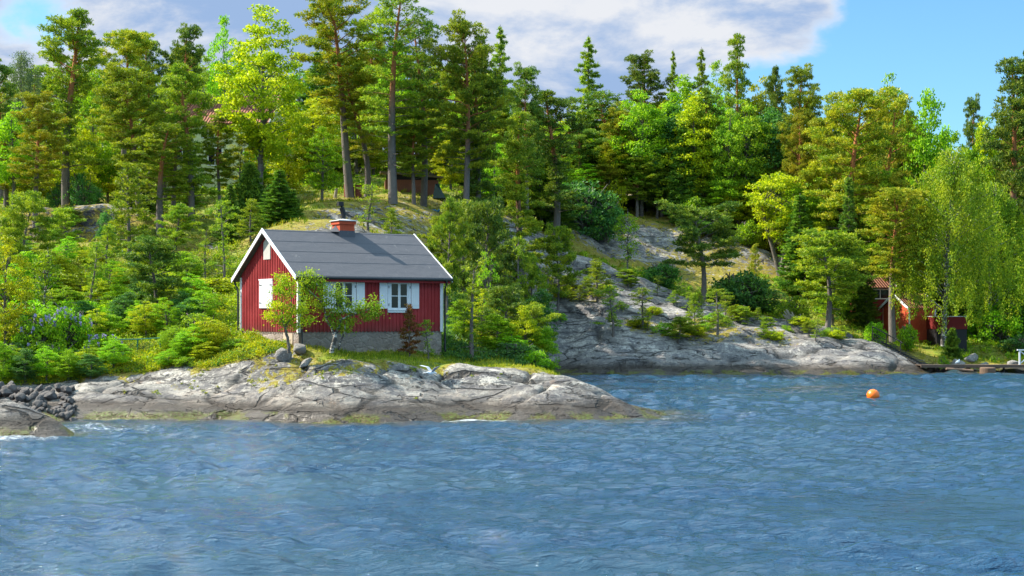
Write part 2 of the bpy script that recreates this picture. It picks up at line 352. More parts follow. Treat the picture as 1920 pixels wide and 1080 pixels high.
hh = t.math('ADD', t.math('MULTIPLY', nf, .22), t.math('ADD', t.math('MULTIPLY', st, .8), t.math('SUBTRACT', t.math('MULTIPLY', nm_, .45), t.math('MULTIPLY', edge_, .9))))
nrm = t.bump(hh, .12, 1.0)
wet = t.step(zz, .5, .2)
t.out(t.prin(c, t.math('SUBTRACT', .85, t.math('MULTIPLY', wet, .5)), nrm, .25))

V = np.c_[XX.ravel(), YY.ravel(), ZZ.ravel()]
me = mesh_np('ground', V, grid_faces(nx, ny), m_ground, smooth=True)
a = me.attributes.new('green', 'FLOAT', 'POINT'); a.data.foreach_set('value', GG.ravel().astype(np.float32))
_, se, sc_ = slabs(XX, YY)
ck = np.exp(-(se / .075) ** 2) * np.clip(.6 + perlin(XX * .8, YY * .8) * 1.4, 0, 1)
a = me.attributes.new('slab', 'FLOAT', 'POINT'); a.data.foreach_set('value', sc_.ravel().astype(np.float32))
a = me.attributes.new('crack', 'FLOAT', 'POINT'); a.data.foreach_set('value', ck.ravel().astype(np.float32))
tag(link('ground', me), kind='structure')

# ---------------------------------------------------------------- water
WX = spaced([(-500, -60, 20), (-60, -32, 1.0), (-32, 32, .10), (32, 60, 1.0), (60, 500, 20)])
WY = spaced([(-200, 0, 20), (0, 14, .5), (14, 30, .07), (30, 56, .095), (56, 98, .28), (98, 102, 1)])
wX, wY = np.meshgrid(WX, WY); wZ = np.zeros_like(wX)
rw = np.random.default_rng(3)
amp_env = .75 + .5 * fbm(wX * .06, wY * .09, 2)
sp_y = np.interp(wY[:, 0], WY[:-1], np.diff(WY))[:, None]
PF = [perlin(wX * .12 + k * 3.1, wY * .15 - k * 7.7) for k in range(6)]
for k in range(120):
    lam = .32 * (10.0 ** rw.random()); th = R(84) + rw.normal(0, .50)
    kx, ky = math.cos(th) * 2 * math.pi / lam, math.sin(th) * 2 * math.pi / lam
    A = .0142 * lam ** .82 * (.5 + rw.random()) * .62
    ph = rw.random() * 6.28 + 1.8 * PF[k % 6]
    fade = np.clip((lam / np.maximum(sp_y, .08) - 2.0) / 1.6, 0, 1) * (1 + .5 * np.clip((wY - 50) / 30, 0, 1)) * (.8 + .7 * PF[(k * 5 + 2) % 6])
    s_ = np.sin(kx * wX + ky * wY + ph); wZ += A * fade * (s_ + .22 * np.sin(2 * (kx * wX + ky * wY + ph) + 1.5))
edge_x = np.clip((36 - np.abs(wX)) / 4, 0, 1)
wZ *= amp_env * edge_x * np.clip((102 - wY) / 6, 0, 1)
dz = np.full_like(wX, 3.0)
insh = (np.abs(wX) < 60) & (wY > 38)
dz[insh] = -height(wX[insh], wY[insh], True)
shal = np.clip(1 - dz / .75, 0, 1)
wZ *= 1 - .45 * shal
# foam: broken water where swell meets the rock
def blob(cx, cy, rx, ry): return np.exp(-(((wX - cx) / rx) ** 2 + ((wY - cy) / ry) ** 2))
foam = 1.3 * blob(-1.1, 52.5, 1.9, .6) + .9 * blob(5.9, 53.3, .6, .5) + 1.0 * blob(-16.6, 45.0, 2.9, .8) + .9 * blob(-14.4, 48.4, 2.6, 1.9) + .4 * blob(-4.5, 51.2, 2.0, .5) + .6*blob(-9.4,52.6,1.5,.4) + .5*blob(-6.4,31.6,.5,.25)+.35*blob(8.5,27.5,.4,.2)
near_rock = np.clip(1 - np.abs(dz - .03) / .28, 0, 1)
foam = np.clip(foam, 0, 1.2) + .22 * near_rock * (wY < 60) 
m_water, t = newmat('sea_water')
p = t.pos(); sh_ = t.attr('shallow'); fo = t.attr('foam'); yy = t.n('ShaderNodeSeparateXYZ', {0: p}).outputs[1]
r1 = t.noise(t.scale(p, (.6, 1.8, 1)), 3.2, 5, .62)
r2 = t.noise(t.scale(p, (.6, 1.8, 1)), 8.0, 4, .6)
r3 = t.noise(t.scale(p, (.35, .8, 1)), 1.2, 4, .6, .6)
h_ = t.math('ADD', t.math('MULTIPLY', r1, .9), t.math('ADD', t.math('MULTIPLY', r2, .14), t.math('MULTIPLY', r3, .3)))
r4 = t.noise(t.scale(p, (.9, 1.7, 1)), 21.0, 3, .6, .2)
gust = t.step(t.noise(t.scale(p, (.5, 1.6, 1)), .16, 4, .6), .36, .64)
nrm = t.bump(t.math('ADD', h_, t.math('MULTIPLY', r4, .02)), t.math('ADD', .13, t.math('MULTIPLY', gust, .12)), 1.0)
bodyc = t.mix(gust, (.008, .042, .080), (.004, .044, .105))
shc = t.mix(t.step(t.noise(p, 1.2, 5, .65), .4, .62), (.030, .034, .010), (.085, .052, .012))
bc = t.mix(t.math('MULTIPLY', sh_, .85), bodyc, shc)
water = t.prin(bc, .05, nrm, .5, IOR=1.6)
fn = t.noise(t.scale(p, (.8, 2.2, 1)), 5.5, 9, .80, .4)
fm = t.math('MULTIPLY', t.step(t.math('ADD', fn, t.math('MULTIPLY', fo, .21)), .63, .80), .8)
foamsh = t.prin((.55, .59, .62), .6, t.bump(fn, .05))
mx = t.n('ShaderNodeMixShader', {0: fm, 1: water, 2: foamsh}); t.out(mx.outputs[0])
me = mesh_np('water', np.c_[wX.ravel(), wY.ravel(), wZ.ravel()], grid_faces(len(WX), len(WY)), m_water, smooth=True)
a = me.attributes.new('shallow', 'FLOAT', 'POINT'); a.data.foreach_set('value', shal.ravel().astype(np.float32))
a = me.attributes.new('foam', 'FLOAT', 'POINT'); a.data.foreach_set('value', foam.ravel().astype(np.float32))
tag(link('water', me), kind='structure')

# ================================================================ cabin
def boards(name, c, vertical=True, pitch=.0, rough=.75, wear=.12, c2=(.35, .25, .22), stain=0.0):
    m, t = newmat(name); v = t.obj()
    s = (9, 9, .7) if vertical else (1.2, 1.2, 9)
    n = t.noise(t.scale(v, s), 1.6, 6, .65); n2 = t.noise(v, 1.4, 4, .6)
    k = t.mix(n, tuple(x * .72 for x in c), tuple(min(1, x * 1.25) for x in c))
    k = t.mix(t.math('MULTIPLY', t.step(n2, .45, .7), .35), k, tuple(x * .6 for x in c))
    k = t.mix(t.math('MULTIPLY', t.step(t.noise(t.scale(v, (14, 14, 2)), 2.2, 6, .75), .66, .74), wear), k, c2)
    zc = t.n('ShaderNodeSeparateXYZ', {0: v}).outputs[2]; dirt = t.math('MULTIPLY', t.step(t.math('ADD', zc, t.math('MULTIPLY', n, .9)), 1.9, 1.2), stain)
    k = t.mix(dirt, k, (.10, .055, .045)); k = t.mix(t.math('MULTIPLY', t.step(t.noise(v, .8, 5, .65), .45, .65), .30), k, tuple(min(1, x * 1.5 + .03) for x in c))
    t.out(t.prin(k, rough, t.bump(n, .01, .6), .25)); return m
m_red = boards('red_board_paint', (.33, .032, .034), stain=.55)
m_white = simple('white_paint', (.72, .73, .75), .5, .07, 5, .002)
m_black = simple('black_metal', (.025, .028, .035), .35, .2, 8)
m_iron = simple('black_iron', (.015, .015, .017), .5, .2, 8)
m_felt, t = newmat('grey_roof_felt'); v = t.obj()
n = t.noise(t.scale(v, (.5, 2.2, 2.2)), 1.4, 6, .62); nf = t.noise(v, 30, 3, .7)
k = t.mix(n, (.050, .053, .066), (.090, .091, .104)); k = t.mix(t.math('MULTIPLY', nf, .35), k, (.21, .21, .225))
k = t.mix(t.math('MULTIPLY', t.step(t.noise(t.scale(v, (2.2, .8, .8)), 2.0, 8, .8), .60, .70), .4), k, (.34, .33, .31))
t.out(t.prin(k, .85, t.bump(t.noise(v, 3, 4), .02), .2))
m_orange = boards('chimney_paint', (.46, .075, .028), wear=.02)
m_zinc = simple('painted_sheet_metal', (.55, .56, .56), .45, .12, 3)
m_greyboard = simple('weathered_sheet', (.42, .41, .38), .8, .15, 4)
m_glass, t = newmat('window_glass')
t.out(t.prin((.010, .014, .018), .06, None, .25))
m_curtain = simple('curtain', (.55, .55, .52), .9, .1, 4)
m_stone, t = newmat('foundation_stone'); v = t.obj()
vor = t.n('ShaderNodeTexVoronoi', {'Vector': t.scale(v, (1, 1, 1.5)), 'Scale': 2.3, 'Randomness': 1.0}, feature='DISTANCE_TO_EDGE').outputs[0]
vc = t.n('ShaderNodeTexVoronoi', {'Vector': t.scale(v, (1, 1, 1.5)), 'Scale': 2.3, 'Randomness': 1.0}).outputs[1]
k = t.mix(t.n('ShaderNodeSeparateColor', {0: vc}).outputs[0], (.20, .15, .125), (.32, .27, .24))
k = t.mix(t.step(t.noise(v, 3, 6, .7), .48, .62), k, (.37, .30, .26))
k = t.mix(t.math('MULTIPLY', t.math('MULTIPLY', t.step(vor, .04, .01), t.step(t.noise(v, 2.1, 3), .52, .6)), .4), k, (.12, .10, .09))
k = t.mix(t.step(t.noise(v, .9, 5, .6), .48, .56), k, t.mix(t.noise(v, 6, 5, .7), (.20, .16, .14), (.36, .29, .25)))
t.out(t.prin(k, .9, t.bump(t.math('ADD', t.math('MULTIPLY', t.step(vor, 0, .12), .3), t.math('MULTIPLY', t.noise(v, 5, 6, .7), 1.2)), .05, 1), .2))
m_plank = boards('pale_plank', (.42, .33, .25), wear=.1)

L_, W_ = 6.85, 5.9
CAB0 = (-8.71, 56.5, 2.35)
cab = empty('red_cabin', CAB0, R(34), 'red wooden cabin with white trim and dark grey roof on the rocky point', 'cabin')
zb, zt = .95, 3.36                       # wall foot and wall top (local)
zr = 5.28; ov = .34; rk_ = .30; half = W_ / 2
slope = (zr - 3.36) / (half + .12)
def roof_z(y): return zr - abs(y - half) * slope
b = MB()
b.add([(0, 0, zb), (L_, 0, zb), (L_, W_, zb), (0, W_, zb), (0, 0, roof_z(0) - .1), (L_, 0, roof_z(0) - .1), (L_, W_, roof_z(0) - .1), (0, W_, roof_z(0) - .1), (0, half, zr - .1), (L_, half, zr - .1)],
      [(0, 1, 5, 4), (2, 3, 7, 6), (0, 4, 8, 7, 3), (1, 2, 6, 9, 5)])
rb = random.Random(2)
def clear(u, z0, z1, holes):
    segs = [(z0, z1)]
    for (a0, a1, h0, h1) in holes:
        if a0 < u < a1:
            ns = []
            for s0, s1 in segs:
                if h0 > s0: ns.append((s0, min(s1, h0)))
                if h1 < s1: ns.append((max(s0, h1), s1))
            segs = [q for q in ns if q[1] - q[0] > .03]
    return segs
WZ = (1.83, 3.02)      # window opening z
fh = [(1.50, 2.62, WZ[0], WZ[1]), (4.13, 5.25, WZ[0], WZ[1])]
gh = [(2.42, 3.80, 1.98, 3.12), (2.60, 3.42, 3.98, 5.3)]
u = .13
while u < L_ - .1:
    for s0, s1 in clear(u, zb - .03, roof_z(0) - .12, fh): b.box(u - .027, u + .027, -.032, .0, s0, s1)
    b.box(u - .024, u + .024, W_, W_ + .024, zb, roof_z(0) - .12); u += .172
u = .13
while u < W_ - .1:
    for s0, s1 in clear(u, zb - .03, roof_z(u) - .12, gh): b.box(-.032, 0, u - .027, u + .027, s0, s1)
    b.box(L_, L_ + .024, u - .024, u + .024, zb, roof_z(u) - .12); u += .172
b.build('wall', m_red, cab)
f = MB(); f.box(.03, L_ - .03, .03, W_ - .03, -.9, zb - .004)
fo_ = f.build('foundation', m_stone, cab)
f = MB(); f.box(-.0, .028, .55, 1.45, .12, .9); f.box(-.012, 0, .98, 1.04, .2, .86); f.box(-.014, 0, .7, 1.35, .60, .66)
f.build('cellar_hatch', m_plank, cab)
# roof: two slabs in one mesh with felt laps
r = MB(); e0 = -ov; x0, x1 = -rk_ + .03, L_ + rk_ - .03; th = .10
yE0, yE1 = -ov, W_ + ov
prof = [(yE0, roof_z(yE0)), (half, zr), (yE1, roof_z(yE1)), (yE1, roof_z(yE1) - th), (half, zr - th), (yE0, roof_z(yE0) - th)]
vs = [(x0, y, z) for y, z in prof] + [(x1, y, z) for y, z in prof]
r.add(vs, [(0, 6, 7, 1), (1, 7, 8, 2), (2, 8, 9, 3), (3, 9, 10, 4), (4, 10, 11, 5), (5, 11, 6, 0), (0, 1, 4, 5), (1, 2, 3, 4), (6, 11, 10, 7), (7, 10, 9, 8)])
for side in (0, 1):
    for q, tt in enumerate((.02, .25, .47, .70, .985)):
        ya = half + (half + ov) * tt * (-1 if side == 0 else 1); yb = half + (half + ov) * (min(tt + .012, .999)) * (-1 if side == 0 else 1)
        pa, pb = sorted((ya, yb)); wob = .015
        za, zb_ = roof_z(pa) + .012, roof_z(pb) + .012
        r.add([(x0, pa, za), (x1, pa + wob * (q % 2), za), (x1, pb, zb_), (x0, pb, zb_), (x0, pa, za - .02), (x1, pa, za - .02), (x1, pb, zb_ - .02), (x0, pb, zb_ - .02)],
              [(0, 1, 2, 3), (0, 4, 5, 1), (2, 6, 7, 3), (1, 5, 6, 2), (0, 3, 7, 4)])
roof = r.build('roof', m_felt, cab)
s = MB()
s.box(x0 + .03, x1 - .03, yE0 + .03, yE0 + .06, roof_z(yE0) - .22, roof_z(yE0) - th - .003)
s.build('fascia', m_red, cab)
for xx in (-rk_, L_ + rk_ - .03):
    for sg in (0, 1):
        q = MB(); ya, yb = (yE0 - .03, half) if sg == 0 else (half, yE1 + .03)
        q.poly([(xx, ya, roof_z(ya) + .045), (xx, yb, roof_z(yb) + .045), (xx, yb, roof_z(yb) - .15), (xx, ya, roof_z(ya) - .15)], (.03, 0, 0))
        q.build('bargeboard', m_white, cab)
for (cx, cy) in ((0, 0), (L_, 0), (0, W_), (L_, W_)):
    q = MB(); sx = -1 if cx == 0 else 1; sy = -1 if cy == 0 else 1
    xa, xb = sorted((cx + sx * .030, cx - sx * .12)); ya, yb = sorted((cy + sy * .030, cy + sy * .001)); q.box(xa, xb, ya, yb, zb - .04, roof_z(0) - .15)
    xa, xb = sorted((cx + sx * .028, cx + sx * .001)); ya, yb = sorted((cy, cy - sy * .14)); q.box(xa, xb, ya, yb, zb - .04, roof_z(0) - .15)
    q.build('corner_board', m_white, cab)
for yy_ in (yE0, yE1):
    q = MB(); sg = -1 if yy_ < 0 else 1
    q.tube([(x0, yy_ + sg * .06, roof_z(yE0) - .06), (x1, yy_ + sg * .06, roof_z(yE0) - .07)], .06, 10); q.build('gutter', m_black, cab, True)
def pipe(x, y0, yw, zbot, dx=0):
    q = MB(); q.tube([(x, y0, roof_z(yE0) - .08), (x, y0, roof_z(yE0) - .2), (x + dx, yw, roof_z(yE0) - .48), (x + dx, yw, zbot + .12), (x + dx, yw - .06, zbot)], .042, 8)
    for z_ in (1.3, 2.5): q.box(x + dx - .05, x + dx + .05, yw - .02, yw + .04, z_, z_ + .04)
    q.build('downpipe', m_black, cab, True)
pipe(.10, -.40, -.09, .25, .02); pipe(L_ - .02, -.40, -.09, .05, .10); pipe(-.12, W_ + .38, W_ + .02, .9, 0)
# windows on the long wall
for (a0, a1) in ((1.50, 2.62), (4.13, 5.25)):
    z0, z1 = WZ; wf = MB(); fw = .13
    wf.box(a0, a0 + fw, -.05, 0.0, z0, z1); wf.box(a1 - fw, a1, -.05, 0.0, z0, z1)
    wf.box(a0 - .05, a1 + .05, -.075, 0, z1, z1 + .12); wf.box(a0 + .0, a1 - .0, -.06, 0, z0 - .09, z0 + .04); wf.box(a0 - .03, a1 + .03, -.09, 0, z0 - .0, z0 + .035)
    win = wf.build('window', m_white, cab)
    sh = MB(); i0, i1 = a0 + fw, a1 - fw; c_ = (i0 + i1) / 2; zz0, zz1 = z0 + .04, z1
    for (p0, p1) in ((i0, c_ - .004), (c_ + .004, i1)):
        sh.box(p0, p0 + .055, -.035, -.005, zz0, zz1); sh.box(p1 - .055, p1, -.035, -.005, zz0, zz1)
        sh.box(p0 + .055, p1 - .055, -.034, -.006, zz0, zz0 + .07); sh.box(p0 + .055, p1 - .055, -.034, -.006, zz1 - .06, zz1)
        sh.box(p0 + .055, p1 - .055, -.030, -.008, (zz0 + zz1) / 2 - .018, (zz0 + zz1) / 2 + .018)
    sh.build('sash', m_white, win)
    gl = MB(); gl.box(i0 + .02, i1 - .02, -.018, -.012, zz0 + .02, zz1 - .02); gl.build('pane', m_glass, win)
    for k_ in (a0 + .03, a1 - .06):
        for z_ in (z0 + .2, z1 - .25): hg = MB(); hg.box(k_, k_ + .03, -.062, -.052, z_, z_ + .1); hg.build('hinge', m_iron, win)
    for (s0, s1, rot) in ((a0 - .40, a0 - .02, 0), (a1 + .02, a1 + .40, 0)):
        q = MB(); q.box(s0, s1, -.062, -.03, z0 + .08, z1 - .02)
        for j in range(1, 4): q.box(s0 + (s1 - s0) * j / 4 - .003, s0 + (s1 - s0) * j / 4 + .003, -.066, -.06, z0 + .09, z1 - .03)
        q.box(s0 + .03, s1 - .03, -.072, -.06, z0 + .22, z0 + .29); q.box(s0 + .03, s1 - .03, -.072, -.06, z1 - .25, z1 - .18)
        q.build('shutter', m_white, cab)
# gable: closed shutters, vent
gw = MB(); y0, y1, z0, z1 = 2.50, 3.72, 1.98, 3.12
gw.box(-.05, 0, y0 - .07, y0, z0 - .05, z1); gw.box(-.05, 0, y1, y1 + .07, z0 - .05, z1); gw.box(-.07, 0, y0 - .10, y1 + .10, z1, z1 + .05); gw.box(-.08, 0, y0, y1, z0 - .05, z0)
gwin = gw.build('shuttered_window', m_white, cab)
for (s0, s1) in ((y0 + .005, (y0 + y1) / 2 - .005), ((y0 + y1) / 2 + .005, y1 - .005)):
    q = MB(); q.box(-.058, -.02, s0, s1, z0 + .01, z1 - .01)
    for j in range(1, 4): q.box(-.061, -.055, s0 + (s1 - s0) * j / 4 - .003, s0 + (s1 - s0) * j / 4 + .003, z0 + .02, z1 - .02)
    sh_o = q.build('shutter', m_white, gwin)
for z_ in (z0 + .16, z1 - .22):
    for ya_, yb_, yc_ in ((y0 + .02, y0 + .24, y0 + .02), (y1 - .24, y1 - .02, y1 - .045)):
        hg = MB(); hg.box(-.070, -.059, ya_, yb_, z_, z_ + .025); hg.box(-.074, -.060, yc_, yc_ + .025, z_ - .03, z_ + .055); hg.build('hinge', m_iron, gwin)
q = MB(); q.poly([(-.045, 2.66, 4.00), (-.045, 3.36, 4.00), (-.045, 3.36, 4.72), (-.045, 3.05, 4.92), (-.045, 2.66, 4.72)], (.04, 0, 0)); q.build('vent_cover', m_greyboard, cab)
# chimney
cx_, cy_ = 3.55, half - .02; hw = .36
q = MB(); q.box(cx_ - hw, cx_ + hw, cy_ - hw, cy_ + hw, zr - .55, 5.68)
u = cx_ - hw + .12
while u < cx_ + hw:
    q.box(u - .004, u + .004, cy_ - hw - .006, cy_ + hw + .006, zr, 5.66); u += .12
q.box(cx_ - hw - .05, cx_ + hw + .05, cy_ - hw - .05, cy_ + hw + .05, 5.60, 5.74)
ch = q.build('chimney', m_orange, roof)
q = MB(); q.box(cx_ - hw - .012, cx_ + hw + .012, cy_ - hw - .012, cy_ + hw + .012, zr - .50, zr + .04)
q.add([(cx_ - hw - .02, cy_ - hw - .02, zr - .02), (cx_ - hw - .02, cy_ + .0, zr + .28), (cx_ - hw - .02, cy_ + hw, zr - .02), (cx_ - hw - .3, cy_, zr - .0)], [(0, 1, 3), (1, 2, 3), (0, 3, 2), (0, 2, 1)])
q.build('chimney_flashing', m_felt, roof)
q = MB(); q.add([(cx_ - .46, cy_ - .46, 5.745), (cx_ + .46, cy_ - .46, 5.745), (cx_ + .46, cy_ + .46, 5.745), (cx_ - .46, cy_ + .46, 5.745), (cx_ - .46, cy_ - .46, 5.775), (cx_ + .46, cy_ - .46, 5.775), (cx_ + .46, cy_ + .46, 5.775), (cx_ - .46, cy_ + .46, 5.775), (cx_, cy_, 5.87)],
       [(0, 3, 2, 1), (0, 1, 5, 4), (1, 2, 6, 5), (2, 3, 7, 6), (3, 0, 4, 7), (4, 5, 8), (5, 6, 8), (6, 7, 8), (7, 4, 8)])
q.build('chimney_cap', m_zinc, roof)
q = MB(); q.tube([(cx_, cy_, 5.82), (cx_, cy_, 6.05)], .10, 12); q.tube([(cx_ + .03, cy_, 6.03), (cx_ - .10, cy_ - .02, 6.35)], .115, 10)
q.tube([(cx_ - .07, cy_, 6.33), (cx_ - .11, cy_, 6.5)], .05, 8); q.box(cx_ - .27, cx_ - .03, cy_ - .1, cy_ + .1, 6.42, 6.60)
q.build('cowl', m_iron, roof)

# ---------------------------------------------------------------- boulders
ru = np.random.default_rng(11)
m_bould, t = newmat('grey_boulder'); v = t.obj(); rnd = t.n('ShaderNodeObjectInfo').outputs['Random']
k = t.mix(t.noise(v, 2.2, 6, .65), (.11, .105, .11), (.34, .32, .29)); k = t.mix(t.step(t.noise(v, 5, 6, .7), .54, .66), k, (.45, .43, .40))
t.out(t.prin(k, .9, t.bump(t.noise(v, 6, 6, .7), .06, 1), .2))
m_dark, t = newmat('dark_stone'); v = t.obj(); rnd = t.n('ShaderNodeObjectInfo').outputs['Random']
k = t.mix(t.noise(v, 1.6, 6, .65), (.045, .046, .052), (.16, .15, .145)); k = t.mix(t.math('MULTIPLY', rnd, .6), k, (.17, .14, .125))
t.out(t.prin(k, .8, t.bump(t.noise(v, 5, 6, .7), .06, 1), .25))
def boulder_mesh(name, seed, m, sub=3, cuts=7):
    import bmesh
    bm = bmesh.new(); bmesh.ops.create_icosphere(bm, subdivisions=sub, radius=1)
    r_ = random.Random(seed); pl = []
    for _ in range(cuts):
        n_ = Vector((r_.gauss(0, 1), r_.gauss(0, 1), r_.gauss(0, .8))).normalized(); pl.append((n_, r_.uniform(.5, .82)))
    for vtx in bm.verts:
        for n_, d_ in pl:
            e_ = vtx.co.dot(n_) - d_
            if e_ > 0: vtx.co -= n_ * e_ * .96
        q_ = vtx.co; vtx.co = q_ * (1 + .05 * math.sin(q_.x * 7 + seed) * math.sin(q_.y * 6) + .03 * math.sin(q_.z * 13 + seed))
    me = bpy.data.meshes.new(name); bm.to_mesh(me); bm.free(); me.materials.append(m)
    me.polygons.foreach_set('use_smooth', np.ones(len(me.polygons), dtype=bool)); return me
bmz = [boulder_mesh('boulder', s_, m_bould) for s_ in (1, 5, 9)]; dmz = [boulder_mesh('stone', s_, m_dark, 3, 13) for s_ in (2, 6, 7, 12)]
def boulder(me, px, d, wpx, hf, label, group=None, dz_=0.0, name='boulder', rot=None, dep=1.0, cat='boulder'):
    o = link(name, me); x = xd(px, d); s_ = wpx * d / F_PX
    o.location = (x, d, gz(x, d) + s_ * hf * .45 + dz_); o.scale = (s_, s_ * dep, s_ * hf)
    o.rotation_euler = (0, rot or 0, ru.uniform(0, .8)); return tag(o, label, cat, group)
boulder(bmz[0], 532, 55.6, 16, .9, 'pale rounded boulder at the front left corner of the red cabin, behind the rowan trunk', dz_=.05)
boulder(bmz[1], 563, 56.0, 17, .7, 'grey boulder between the rowan and the crooked birch, against the cabin foundation', rot=.3)
boulder(bmz[2], 572, 55.3, 17, .35, 'flat slab stone leaning in front of the grey boulder below the cabin corner', rot=-.5, dz_=.12)
boulder(bmz[1], 1797, 97.6, 17, .95, 'large rounded grey boulder on the shore just above the timber jetty', rot=.5, dz_=.1)
boulder(bmz[2], 1822, 99.0, 14, .7, 'rough dark boulder right behind the large rounded one above the jetty')
boulder(bmz[0], 934, 62.0, 10, 1.1, 'small grey stone under the dark bushes right of the cabin')
boulder(bmz[2], 1845, 98, 10, .5, 'low flat grey rock in the grass by the jetty, right of the boulder pair')
boulder(bmz[0], 1900, 97.2, 12, .6, 'pale broken rock on the bank under the white railing')
n_s = 0
for i in range(125):
    px = ru.uniform(-15, 140); py_r = ru.uniform(728, 786); tt = (790 - py_r) / 70; d = 52 + tt * 4.6
    if py_r < 740 and px < 40 and i % 3 == 0: continue
    boulder(dmz[i % 4], px, d, ru.uniform(6, 14) * (.8 if py_r > 770 else 1), ru.uniform(.55, .95), 'dark rounded stone in the heap of rubble at the left shore', 'dark stones heaped on the left shore', ru.uniform(-.05, .12), 'stone', ru.uniform(-.4, .4), cat='stone')
for i in range(26):
    px = ru.uniform(1742, 1885); d = ru.uniform(94.6, 96.6)
    boulder(dmz[i % 4], px, d, ru.uniform(3, 8), ru.uniform(.4, .8), 'dark shore stone under the long timber jetty on the right', 'dark shore stones under the jetty', 0, 'stone', ru.uniform(-.4, .4), cat='stone')
for i in range(16):
    px = ru.uniform(700, 860); d = ru.uniform(88, 94)
    boulder(bmz[i % 3], px, d, ru.uniform(3, 8), ru.uniform(.3, .6), 'pale flat stone lying in the sunny moss above the cabin roof', 'pale stones in the moss above the cabin', -.03, 'stone', cat='stone')

# ---------------------------------------------------------------- buoy
m_buoy, t = newmat('orange_plastic'); t.out(t.prin((.92, .17, .008), .32, None, .5))
bx, bd = xd(1637, 4 * F_PX / (745 - HOR)), 4 * F_PX / (745 - HOR)
buoy = empty('mooring_buoy', (bx, bd, 0), 0, 'round orange mooring buoy floating in the open water on the right', 'buoy')
q = MB(); pts = [(0, 0, -.22 + .62 * i / 14) for i in range(15)]; q.tube(pts, [max(.012, .31 * math.sqrt(max(0, 1 - ((p_[2] - .09) / .31) ** 2))) for p_ in pts], 24); q.build('float', m_buoy, buoy, True)
q = MB(); q.tube([(-.28, 0, .08), (-.62, 0, .07)], .022, 6)
q.tube([(-.62 - .06 + .06 * math.cos(a_), .06 * math.sin(a_) * .3, .07 + .06 * math.sin(a_)) for a_ in np.linspace(0, 6.28, 12)], .014, 5); q.build('mooring_eye', m_iron, buoy)

# ---------------------------------------------------------------- fence, left of the cabin
m_green = simple('green_paint', (.02, .17, .14), .5, .15, 5)
fx = [xd(p_, 60.2) for p_ in (212, 258, 300)]
fe = empty('wire_fence', (fx[0], 60.2, 0), 0, 'green metal fence with wire mesh in the bushes left of the cabin', 'fence')
for x_ in fx:
    z_ = gz(x_, 60.2); q = MB(); q.tube([(x_ - fx[0], 0, z_ - .1), (x_ - fx[0], 0, zy(636, 60.2))], .028, 6); q.build('post', m_green, fe)
q = MB(); q.tube([(0, 0, zy(636.5, 60.2)), (fx[1] - fx[0], 0, zy(636, 60.2)), (fx[2] - fx[0], 0, zy(633.5, 60.2))], .025, 6); q.build('rail', m_green, fe)
q = MB(); zt_ = zy(637, 60.2); zl = zt_ - .75; Lf = fx[2] - fx[0]
for i in range(26):
    for sg in (-1, 1):
        xa = i * .1 - .4; xb = xa + .75
        if sg < 0: xa, xb = xb, xa
        za, zb2 = zl, zt_
        if 0 <= xa <= Lf and 0 <= xb <= Lf: q.tube([(xa, 0, za), (xb, 0, zb2)], .005, 3, cap=False)
q.build('wire_mesh', m_iron, fe)

# ---------------------------------------------------------------- brown shed, barrels, stump, tarp
m_brown = boards('brown_board', (.25, .10, .07), wear=.15)
m_turf = simple('shed_roof', (.17, .13, .07), .95, .3, 5, .02)
m_rust = simple('rusty_steel', (.17, .045, .03), .75, .45, 4, .01, c2=(.27, .10, .05))
sx_, sd_ = xd(722, 101), 101.0; sz_ = gz(sx_ + 1.8, sd_)
shed = empty('brown_shed', (sx_, sd_, sz_), R(6), 'low dark brown board shed with shallow roof behind the tall pine trunks above the cabin', 'shed')
sw = xd(822, 101) - sx_; sh_h = zy(325, 101) - sz_
q = MB(); q.box(0, sw, 0, 2.6, -.4, sh_h - .45)
u = .08
while u < sw: q.box(u - .02, u + .02, -.02, 0, -.3, sh_h - .46); u += .22
q.build('wall', m_brown, shed)
q = MB(); q.box(.1, sw - .1, .15, 2.4, sh_h - .45, sh_h - .05); q.build('opening_shade', m_iron, shed)  # solid black block painted as the shade inside the gap under the roof
q = MB(); q.poly([(-.35, -.5, sh_h - .02), (sw + .35, -.5, sh_h - .35), (sw + .35, -.5, sh_h - .22), (-.35, -.5, sh_h + .12)], (0, 3.5, .25)); q.build('roof', m_turf, shed)
for i, (px, py0, py1, d) in enumerate(((651, 351, 372, 98.6), (658.5, 349, 370, 98), (672, 351, 371, 97.6))):
    x_ = xd(px, d); h_b = .92; r_b = 6.2 * d / F_PX
    ba = empty('oil_barrel', (x_, d, gz(x_, d) - .05), 0, ('rusty red barrel standing leftmost of three, half hidden by the middle one', 'taller rusty red barrel in the middle of three beside a pine trunk', 'rusty red barrel with ribbed sides, rightmost of three on the hill')[i], 'barrel')
    q = MB(); zz_ = [0, .02, .3, .32, .34, .36, .6, .62, .64, .9, .92]; rr = [.98, 1, 1, 1.05, 1.05, 1, 1, 1.05, 1, 1, 1.03]
    q.tube([(0, 0, z_ * 1.0) for z_ in zz_], [r_b * k_ for k_ in rr], 16); q.build('drum', m_rust, ba)
    q = MB(); q.tube([(0, 0, .921), (0, 0, .935)], [r_b * .92, r_b * .9], 16); q.build('lid', m_iron, ba)
m_grey_w = simple('weathered_wood', (.33, .29, .24), .9, .35, 5, .01)
def upright(name, px, d, hgt, r_, lean, label, cat, m):
    x_ = xd(px, d); q = MB(); z_ = gz(x_, d)
    q.tube([(0, 0, -.1), (lean * .5, 0, hgt * .5), (lean, 0, hgt)], [r_, r_ * .93, r_ * .88], 10); o = q.build(name, m, None); o.location = (x_, d, z_); return tag(o, label, cat)
upright('stump', 628, 98, .75, .12, .12, 'pale sawn tree stump standing left of the rusty barrels', 'stump', m_grey_w)
